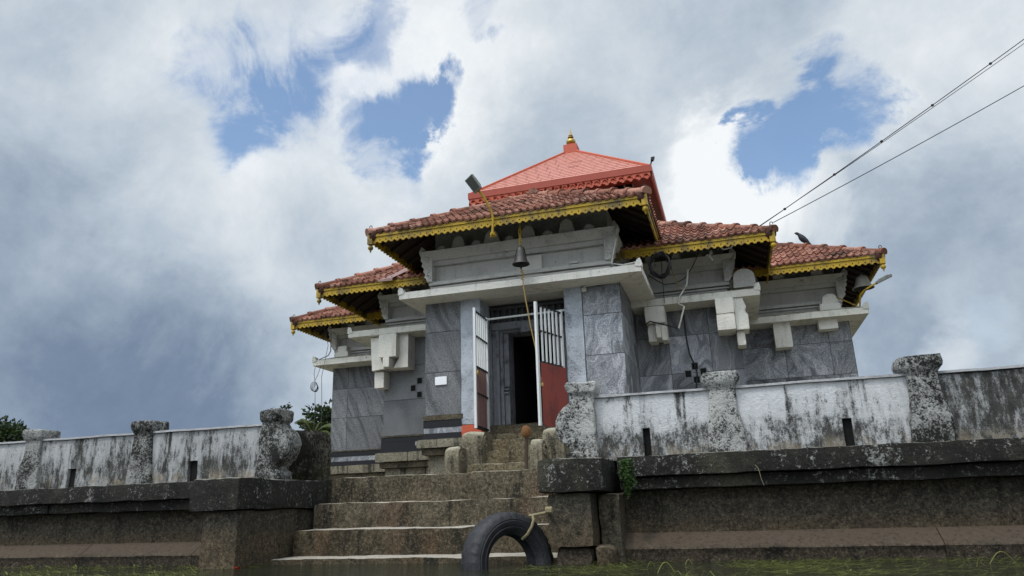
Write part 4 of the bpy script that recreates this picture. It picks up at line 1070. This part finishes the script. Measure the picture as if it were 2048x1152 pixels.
# flood lamps
l1 = thing('flood_lamp', 'grey floodlight on a bent yellow pole clamped to the front eave', 'floodlight', (-2.83, 8.66, 3.95))
mb = MB(); mb.tube([(-2.83, 8.66, 3.965), (-2.815, 8.66, 4.19), (-2.83, 8.64, 4.30), (-2.92, 8.60, 4.50), (-2.985, 8.56, 4.60)], .017, 8)
mb.tube([(-2.83, 8.66, 3.99), (-2.86, 8.70, 3.955), (-2.83, 8.74, 3.975)], .017, 8); mb.box(-2.86, -2.80, 8.66, 8.74, 3.955, 3.995); mb.build('pole', 'yellow', l1, smooth=40)
def lamp_head(c, u, v, w, L_, W_, D_, parent):
    c, u, v, w = map(Vector, (c, u, v, w))
    def P(a, b2, d_): return c+u*a+v*b2+w*d_
    mb = MB()
    mb.loft([[P(-L_, -W_*.9, -D_), P(L_, -W_, -D_), P(L_, W_, -D_), P(-L_, W_*.9, -D_)], [P(-L_, -W_*.9, D_*.5), P(L_, -W_, D_*.5), P(L_, W_, D_*.5), P(-L_, W_*.9, D_*.5)], [P(-L_*.8, -W_*.6, D_), P(L_*.8, -W_*.7, D_), P(L_*.8, W_*.7, D_), P(-L_*.8, W_*.6, D_)]])
    for k in range(5):
        b0 = -W_*.8+k*W_*.4; mb.loft([[P(-L_*.7, b0-.004, D_*.6), P(L_*.7, b0-.004, D_*.6), P(L_*.7, b0+.004, D_*.6), P(-L_*.7, b0+.004, D_*.6)], [P(-L_*.6, b0-.003, D_*1.5), P(L_*.6, b0-.003, D_*1.5), P(L_*.6, b0+.003, D_*1.5), P(-L_*.6, b0+.003, D_*1.5)]])
    h_ = mb.build('lamp_head', 'grey_metal', parent)
    mb = MB(); mb.loft([[P(-L_*.8, -W_*.75, -D_*1.08), P(L_*.86, -W_*.8, -D_*1.08), P(L_*.86, W_*.8, -D_*1.08), P(-L_*.8, W_*.75, -D_*1.08)], [P(-L_*.8, -W_*.75, -D_*.9), P(L_*.86, -W_*.8, -D_*.9), P(L_*.86, W_*.8, -D_*.9), P(-L_*.8, W_*.75, -D_*.9)]])
    mb.build('lens', 'glass_dark', h_)
u = Vector((-.5, -.25, .83)).normalized(); w = Vector((.2, .85, .45)); w = (w-u*w.dot(u)).normalized(); v = u.cross(w)
lamp_head((-3.035, 8.52, 4.685), u, v, w, .115, .072, .03, l1)
l2 = thing('flood_lamp', 'slim floodlight on a yellow pole at the far right roof corner', 'floodlight', (2.12, 11.95, 3.26))
mb = MB(); mb.tube([(2.12, 12.06, 3.26), (2.13, 11.95, 3.42), (2.19, 11.85, 3.47), (2.36, 11.80, 3.555)], .014, 8); mb.tube([(2.10, 12.06, 3.27), (1.82, 12.2, 3.50)], .008, 6); mb.build('pole', 'yellow', l2, smooth=40)
u = Vector((.9, -.1, .36)).normalized(); w = Vector((-.36, 0, .9)); w = (w-u*w.dot(u)).normalized(); v = u.cross(w)
lamp_head((2.47, 11.79, 3.60), u, v, w, .125, .06, .018, l2)
# small black fixture on the red roof corner
mb = MB(); mb.tube([(-.93, 12.42, 6.40), (-.90, 12.40, 6.50), (-.885, 12.40, 6.53)], .013, 6); mb.loft([[(-.91, 12.36, 6.50), (-.86, 12.36, 6.515), (-.86, 12.44, 6.515), (-.91, 12.44, 6.50)], [(-.90, 12.36, 6.57), (-.835, 12.36, 6.575), (-.835, 12.44, 6.575), (-.90, 12.44, 6.57)]])
tag(mb.build('roof_spotlight', 'iron_dark'), 'tiny black spotlight on the corner of the red metal roof', 'spotlight')

# pigeon
t_ = MB(); base = Vector((1.56, 12.72, 4.70))
ax_ = Vector((-.62, 0, .78)).normalized(); sd_ = Vector((0, 1, 0)); nn = ax_.cross(sd_)
rings = []
for (s_, ra, rb_, off_) in ((-.20, .004, .018, 0), (-.15, .010, .030, 0), (-.09, .022, .036, 0), (-.03, .045, .047, .004), (.03, .056, .054, .008), (.08, .052, .050, .006), (.12, .036, .036, .0), (.145, .026, .027, -.003), (.165, .026, .026, .0), (.185, .026, .025, .006), (.205, .017, .017, .010), (.212, .006, .006, .012)):
    c = base+ax_*s_+nn*off_; rings.append([c+nn*cos(2*pi*k/12)*ra+sd_*sin(2*pi*k/12)*rb_ for k in range(12)])
t_.loft(rings)
h_ = base+ax_*.19; t_.tube([h_+Vector((-.02, 0, .0)), h_+Vector((-.052, 0, -.012))], [.008, .001], 6)
for s_ in (-.02, .02): t_.tube([base+Vector((.0, s_, -.03)), base+Vector((.005, s_, -.10)), base+Vector((-.02, s_, -.104))], .005, 5)
tag(t_.build('pigeon', 'feather', smooth=60), 'dark pigeon perched on the right-hand tiled roof ridge', 'bird')

# overhead wires
def sag(a, b2, n=24, s_=.05):
    a, b2 = Vector(a), Vector(b2); return [a.lerp(b2, i/n)-Vector((0, 0, s_*4*(i/n)*(1-i/n))) for i in range(n+1)]
end1 = Vector((.70, 10.0, 4.09)); dirn = Vector((4.37, 10, 6.36))-end1
wg = 'overhead wires from the middle roof'
def clip(mb, p): mb.lathe(p-Vector((0, 0, .018)), [(.002, 0), (.017, .005), (.02, .018), (.017, .03), (.002, .036)], 8)
A = Vector((.68, 10.02, 4.08)); far = A+dirn*2.4
mb = MB(); mb.tube(sag(A, far, 30, .10), .0062, 5)
for f in (.04, .12, .195, .275, .365): 
    q = A.lerp(far, f)-Vector((0, 0, .10*4*f*(1-f))); clip(mb, q)
tag(mb.build('overhead_wire', 'cable', smooth=40), 'upper of the paired overhead wires, carrying small black clips', 'wire', wg)
mb = MB(); mb.tube(sag(A+Vector((-.05, 0, -.02)), far+Vector((.05, 0, -.12)), 30, .10), .0045, 5)
tag(mb.build('overhead_wire', 'cable', smooth=40), 'thinner wire running just under the clipped overhead wire', 'wire', wg)
B = Vector((.86, 10.06, 4.12)); mb = MB(); B2 = Vector((4.33, 10.06, 5.73)); mb.tube(sag(B, B+(B2-B)*2.3, 30, .10), .0058, 5)
tag(mb.build('overhead_wire', 'cable', smooth=40), 'lowest overhead wire, leaving from the middle roof corner hook', 'wire', wg)

# conduits, cables and coil on the right of the porch
tubes('conduit_pipe', 'pvc', [([(-.38, 10.5, 3.72), (-.42, 10.5, 3.49), (-.55, 10.5, 3.30), (-.57, 10.5, 3.21), (-.49, 10.5, 3.16), (-.60, 10.5, 2.84)], .014)], 'bent cream conduit hanging over the middle right cornice', 'pipe', 8)
tubes('conduit_pipe', 'iron_dark', [([(-.60, 10.5, 2.84), (-.80, 10.48, 2.91), (-1.00, 10.48, 2.98), (-1.07, 10.48, 2.945)], .011)], 'dark bent rod across the first white corbel', 'rod')
tubes('conduit_pipe', 'pvc', [([(-1.34, 9.32, 4.0), (-1.23, 9.30, 3.99), (-1.335, 9.28, 3.55), (-1.18, 9.26, 3.50), (-.98, 9.12, 3.47)], .013)], 'thin white pipe bent beside the porch frieze corner', 'pipe', 8)
tubes('conduit_pipe', 'pvc', [([(-1.76, 9.40, 3.29), (-1.72, 9.40, 3.31), (-1.26, 9.40, 3.325), (-.99, 9.14, 3.33)], .012), ([(-1.79, 9.41, 3.26), (-1.73, 9.41, 3.26)], .035)], 'white pipe and junction box under the porch slab', 'pipe', 8)
tubes('wall_cable', 'cable', [([(-.55, 10.86, 3.2), (-.53, 10.87, 3.11), (-.525, 10.875, 2.77), (-.50, 10.875, 2.52), (-.445, 10.87, 2.36), (-.42, 10.87, 2.22), (-.47, 10.87, 1.9), (-.5, 10.87, 1.2)], .010)], 'black cable running down the marble past the vent holes', 'cable')
mb = MB(); rr = random.Random(3); pts = []
for k in range(60):
    a = k*.62; r = .165+.022*sin(k*1.7)
    pts.append(Vector((-.745+cos(a)*r*.85, 9.98+.05*sin(k*.9), 3.67+sin(a)*r*1.05)))
mb.tube(pts, .014, 6); tag(mb.build('cable_coil', 'cable', smooth=50), 'coil of black cable hung under the right porch eave', 'cable')
tubes('slack_cable', 'cable', [([(-.97, 10.4, 3.68), (-.85, 10.5, 3.60), (-.75, 10.6, 3.56), (-.6, 10.65, 3.57), (-.45, 10.65, 3.63), (-.33, 10.6, 3.76), (-.25, 10.5, 3.86), (-.15, 10.3, 4.02)], .008)], 'slack black cable looping across the middle frieze', 'cable')
tubes('slack_cable', 'rope', [([(-.66, 10.3, 3.92), (-.60, 10.5, 3.66), (-.52, 10.5, 3.42)], .007)], 'thin tan cord from the coil to the bent conduit', 'cord')
tubes('slack_cable', 'cable', [([(-.74, 10.3, 4.0), (-.76, 10.45, 3.63), (-.77, 10.5, 3.24)], .005)], 'fine black wire dropping straight beside the coil', 'wire')
tubes('insulator', 'white_metal', [([(-.02, 10.38, 3.92), (-.05, 10.38, 3.84), (-.01, 10.38, 3.78)], .018), ([(-.1, 10.38, 3.86), (.0, 10.38, 3.89)], .012)], 'white ceramic insulator below the middle right eave', 'insulator')
tubes('insulator', 'white_metal', [([(.10, 10.3, 3.96), (.16, 10.3, 3.90), (.26, 10.3, 3.91), (.33, 10.25, 3.98)], .015)], 'white bent bracket under the middle right eave', 'bracket')
# hanging wires at the left rear corner
mb = MB(); mb.tube([(-7.62, 12.06, 3.12), (-7.60, 12.0, 2.98), (-7.575, 12.0, 2.84)], .005, 5); mb.tube([(-7.50, 12.06, 3.12), (-7.52, 12.0, 2.95), (-7.575, 12.0, 2.84)], .005, 5)
for k in range(4): mb.tube([Vector((-7.59+.02*k*.4+cos(q)*(.075-.006*k), 12.0+.01*k, 2.735-.012*k+sin(q)*(.09-.008*k))) for q in [i*2*pi/16 for i in range(17)]], .005, 5)
mb.tube([(-7.575, 12.0, 2.84), (-7.55, 12.0, 2.5), (-7.545, 12.0, 2.2), (-7.54, 12.0, .8)], .005, 5)
tag(mb.build('hanging_wire', 'wire'), 'grey wire tied in a loop below the left cornice tip', 'wire')
tubes('hanging_wire', 'wire', [([(-7.27, 11.75, 3.82), (-7.29, 11.95, 3.5), (-7.42, 11.98, 2.9), (-7.40, 12.0, 2.4), (-7.37, 12.0, .8)], .0045)], 'fine grey wire falling from the left rear eave', 'wire')
tubes('drain_rod', 'grey_metal', [([(-7.33, 12.1, 3.78), (-7.32, 12.1, 3.42), (-7.36, 12.08, 3.33), (-7.55, 12.08, 3.27)], .011)], 'thin grey rod beside the left rear bracket', 'rod')

# post with brown ball
rd = thing('ball_post', 'thin brown post topped with a round brown husk before the steps', 'post', (-2.04, 7.2, .745))
mb = MB(); mb.tube([(-2.05, 7.2, .74), (-2.048, 7.2, .9), (-2.04, 7.2, 1.10)], .019, 8); mb.build('pole', 'pole', rd, smooth=50)
mb = MB(); rings = []
for i in range(13):
    a = pi*i/12; rings.append([Vector((-2.04+sin(a)*.052*cos(2*pi*k/16), 7.2+sin(a)*.052*sin(2*pi*k/16), 1.15-cos(a)*.064))+noise.noise_vector(Vector((i*.7, k*.9, 2)))*.005 for k in range(16)])
mb.loft(rings); mb.build('husk_ball', 'ball', rd, smooth=60)

# tyre hanging in the water, with its rope
tc = Vector((-1.70, 5.40, .005)); axis = Vector((.80, -.60, .10)).normalized(); e1 = Vector((0, 0, 1)); e1 = (e1-axis*e1.dot(axis)).normalized(); e2 = axis.cross(e1)
prof = [(.225, -.060), (.238, -.080), (.262, -.094), (.268, -.089), (.275, -.096), (.305, -.102), (.311, -.097), (.318, -.101), (.345, -.096), (.365, -.084), (.376, -.065), (.381, -.032), (.381, 0), (.381, .032), (.376, .065), (.365, .084), (.345, .096),
        (.318, .101), (.311, .097), (.305, .102), (.275, .096), (.268, .089), (.262, .094), (.238, .080), (.225, .060), (.214, .052), (.230, .036), (.252, .0), (.230, -.036), (.214, -.052)]
mb = MB(); rings = []; NT = 96
for k in range(NT+1):
    a = 2*pi*k/NT; rad = e1*cos(a)+e2*sin(a)
    ring = []
    for (r, o) in prof:
        rr_ = r
        if r > .34 and (k % 3 == 0) and abs(o) > .045: rr_ = r-.010
        if r > .37 and abs(abs(o)-.032) < .002: rr_ = r-.009
        ring.append(tc+rad*rr_+axis*o)
    rings.append(ring)
mb.loft(rings, cap=False); tag(mb.build('tyre', 'rubber', org=tc, smooth=35), 'old black rubber tyre half sunk in the water against the right stair pier', 'tyre')
def onty(a, r, o): return tc+(e1*cos(a)+e2*sin(a))*r+axis*o
A0 = -.55
pth = [Vector((-1.36, 5.40, .375)), onty(A0, .40, .04), onty(A0, .395, .08), onty(A0, .36, .112), onty(A0, .30, .118), onty(A0, .24, .10), onty(A0, .205, .05)]
mb = MB(); mb.tube(pth, .0115, 7)
for k in range(4): mb.tube([Vector((-1.385+k*.012, 5.37+.02*cos(q), .385+.02*sin(q))) for q in [i*.9 for i in range(8)]], .009, 6)
tag(mb.build('rope', 'rope_grey', smooth=50), 'frayed rope looped over the tyre and knotted to the pier', 'rope')

# ------------------------------------------------------------------ vegetation
def leaf(mb, p, dirv, L, w, rr, nrm=None):
    d_ = dirv.normalized(); a = Vector((rr.uniform(-1, 1), rr.uniform(-1, 1), rr.uniform(-1, 1))) if nrm is None else nrm
    s_ = d_.cross(a)
    if s_.length < 1e-4: s_ = d_.orthogonal()
    s_.normalize(); up = s_.cross(d_)
    mb.add([p, p+d_*L*.45+s_*w+up*L*.06, p+d_*L, p+d_*L*.45-s_*w+up*L*.06], [(0, 1, 2, 3)], rr.random())
def tree(loc, R_, Hh, n, clumps, label, seed, leafsize=.16, zsc=.85):
    rr = random.Random(seed); t = thing('tree', label, 'tree', loc, 'trees beyond the lake walls')
    loc = Vector(loc); mb = MB(); pts = [loc, loc+Vector((.1, .1, Hh*.4)), loc+Vector((0, .05, Hh*.75))]
    mb.tube(pts, [R_*.10, R_*.07, R_*.03], 8)
    cl = []
    for k in range(clumps):
        a = rr.uniform(0, 2*pi); z = rr.uniform(-.75, 1); q = math.sqrt(max(0, 1-z*z))*rr.uniform(.45, 1)
        c = loc+Vector((cos(a)*q*R_, sin(a)*q*R_, Hh*.75+z*R_*zsc)); cl.append((c, R_*rr.uniform(.18, .38)))
        mb.tube([loc+Vector((0, 0, Hh*rr.uniform(.4, .7))), c], [R_*.03, R_*.008], 5)
    mb.build('trunk', 'trunk', t, smooth=50)
    mb = MB()
    for k in range(n):
        c, r = cl[rr.randrange(len(cl))]
        v = Vector((rr.gauss(0, 1), rr.gauss(0, 1), rr.gauss(0, 1))).normalized()*(r*rr.random()**.4)
        leaf(mb, c+v, v+Vector((rr.uniform(-.5, .5), rr.uniform(-.5, .5), rr.uniform(-.6, .3)))*r, leafsize*rr.uniform(.6, 1.3), leafsize*.3, rr)
    mb.fixn = False; mb.build('crown', 'leaf', t)
    return t
tree((-33.4, 25, .4), 2.2, 3.1, 12000, 46, 'dark leafy tree behind the left end of the wall', 1, .26)
tree((-38.5, 29, .4), 2.6, 3.6, 6000, 36, 'dark tree farther left, mostly outside the picture edge', 2, .28)
tree((-11.95, 20, .1), 1.25, 2.35, 12000, 40, 'dense dark tree between the stone post and the temple', 3, .15, 1.15)
tree((-11.4, 20.6, .1), 1.1, .9, 7000, 30, 'low dark tree at the foot of the dense tree', 4, .15, .9)
# coconut palm in front of the dense tree
def palm(loc, label, seed, Lf=1.35):
    rr = random.Random(seed); t = thing('palm_tree', label, 'palm tree', loc); loc = Vector(loc); top = loc+Vector((.05, 0, 2.35))
    mb = MB(); mb.tube([loc, loc+Vector((.1, 0, 1)), top], [.13, .10, .08], 8); mb.build('trunk', 'trunk', t, smooth=50)
    for k in range(13):
        a = 2*pi*k/13+rr.uniform(-.2, .2); el = rr.uniform(-.1, 1.25); d_ = Vector((cos(a)*cos(el), sin(a)*cos(el), sin(el)))
        L_ = Lf*rr.uniform(.75, 1.05); mb = MB(); pts = []
        for i in range(15):
            f = i/14; pts.append(top+d_*L_*f+Vector((0, 0, -.62*L_*f*f)))
        mb.tube(pts, [.018*(1-i/15)+.003 for i in range(15)], 5, rnd=.9)
        for i in range(1, 15):
            tg = (pts[i]-pts[i-1]).normalized(); sdv = tg.cross(Vector((0, 0, 1))).normalized()
            for sg in (-1, 1):
                for q in range(3):
                    p = pts[i-1].lerp(pts[i], q/3); ll = .36*sin(pi*min(1, (i+q/3)/15)*.9+.25)*L_/1.3
                    leaf(mb, p, sdv*sg*.8+tg*.55+Vector((0, 0, -.45)), ll, .017, rr, Vector((0, 0, 1)))
        mb.fixn = False; mb.build('frond', 'palm', t)
palm((-11.75, 18.6, .2), 'coconut palm with drooping fronds beside the dense dark tree', 5)

# fern on the embankment
rr = random.Random(12); mb = MB()
for k in range(170):
    x = rr.gauss(-.815, .018); z = .742-abs(rr.gauss(0, .10)); y = 5.68-rr.random()*.04
    if z < .49: continue
    d_ = Vector((rr.uniform(-.6, .6), -.7, rr.uniform(-1.0, .25))); base = Vector((x, y, z)); L_ = rr.uniform(.04, .075)
    for q in range(6):
        f = q/6; p = base+d_.normalized()*L_*f+Vector((0, 0, -.02*f*f))
        for sg in (-1, 1): leaf(mb, p, Vector((sg, -.3, -.25))+d_*.35, .022*(1-f*.6), .005, rr)
mb.fixn = False; tag(mb.build('fern', 'fern'), 'bright green fern tuft growing from the right ledge joint', 'fern')
def weed_tuft(c, n, s_, label, seed, mat_='fern'):
    rr = random.Random(seed); mb = MB(); c = Vector(c)
    for k in range(n):
        a = rr.uniform(0, 2*pi); d_ = Vector((cos(a)*.8, sin(a)*.5, rr.uniform(.3, 1.2))); o = Vector((rr.gauss(0, s_*.7), rr.gauss(0, s_*.3), 0))
        mb.tube([c+o, c+o+d_*s_*.6], .0022, 4, rnd=.3)
        for q in range(5): leaf(mb, c+o+d_*s_*rr.uniform(.2, .8), Vector((rr.uniform(-1, 1), rr.uniform(-1, 1), rr.uniform(-.1, .8))), s_*.42, s_*.12, rr)
    mb.fixn = False; return tag(mb.build('weed_tuft', mat_), label, 'weed')
weed_tuft((-4.12, 6.05, 1.385), 16, .06, 'small leafy weed growing on top of the left end post', 1, 'leaf')
weed_tuft((-4.28, 6.03, 1.385), 4, .035, 'tiny sprig on the left edge of the left end post', 2, 'leaf')
weed_tuft((-5.93, 6.0, 1.25), 3, .022, 'tiny tuft on the left coping beside the second post', 4, 'leaf')
weed_tuft((-4.95, 10.42, 4.12), 1, .02, 'tiny weed under the left middle eave', 5, 'leaf')
tubes('grass_stem', 'rope_grey', [([(.12, 5.69, .66), (.14, 5.66, .63), (.15, 5.655, .56), (.165, 5.66, .51)], .002)], 'dry grass stem dangling over the right ledge', 'grass stem')
# loop cable, dead vegetable matter on the water
rr = random.Random(77); mb = MB()
def water_weed(n, xr, yr, dens, up=.05):
    k = 0
    while k < n:
        x, y = rr.uniform(*xr), rr.uniform(*yr)
        if noise.noise(Vector((x*1.3, y*2.4, dens)))+.45*noise.noise(Vector((x*5, y*8, 2))) < dens and rr.random() > .06: k += 1; continue
        a = rr.gauss(0, .5)+(pi if rr.random() < .5 else 0); L_ = rr.uniform(.03, .12); w_ = rr.uniform(.0015, .0045); hgt = rr.random()**4*up
        d_ = Vector((cos(a), sin(a)*.6, 0)); s_ = Vector((-d_.y, d_.x, 0)); p = Vector((x, y, .002)); q = p+d_*L_*.5+Vector((0, 0, hgt)); e = p+d_*L_+Vector((0, 0, rr.uniform(-.004, hgt*.9)))
        mb.add([p-s_*w_, p+s_*w_, q+s_*w_*.9, q-s_*w_*.9, e], [(0, 1, 2, 3), (3, 2, 4)], rr.random()); k += 1
water_weed(15000, (-1.5, 3.6), (3.6, 5.70), .10, .03)
water_weed(1500, (-1.2, 3.6), (5.0, 5.70), -.3, .03)
water_weed(7000, (-8.2, -3.9), (3.9, 5.70), .04, .025)
# a few arched blades
for k in range(14):
    x, y = rr.uniform(-1.0, 3.0), rr.uniform(3.9, 5.5); a = rr.uniform(0, 2*pi); L_ = rr.uniform(.06, .16)
    pts = [Vector((x+cos(a)*L_*f, y+sin(a)*L_*f*.5, sin(pi*min(1, f*1.02))*L_*.45)) for f in [i/8 for i in range(9)]]
    mb.tube(pts, .0025, 4, rnd=rr.uniform(.5, 1))
mb.fixn = False; o = mb.build('water_weed', 'weed', org=(0, 4.8, 0)); o['kind'] = 'stuff'; o['label'] = 'yellow-green weed floating on the lake along the walls'
mb = MB()
for k in range(5):
    a = k*2*pi/5; c = Vector((-3.87, 5.16, .012)); leaf(mb, c, Vector((cos(a), sin(a), .5)), .035, .016, rr)
mb.fixn = False; tag(mb.build('flower', 'flower'), 'red flower floating at the foot of the left stair flank', 'flower')
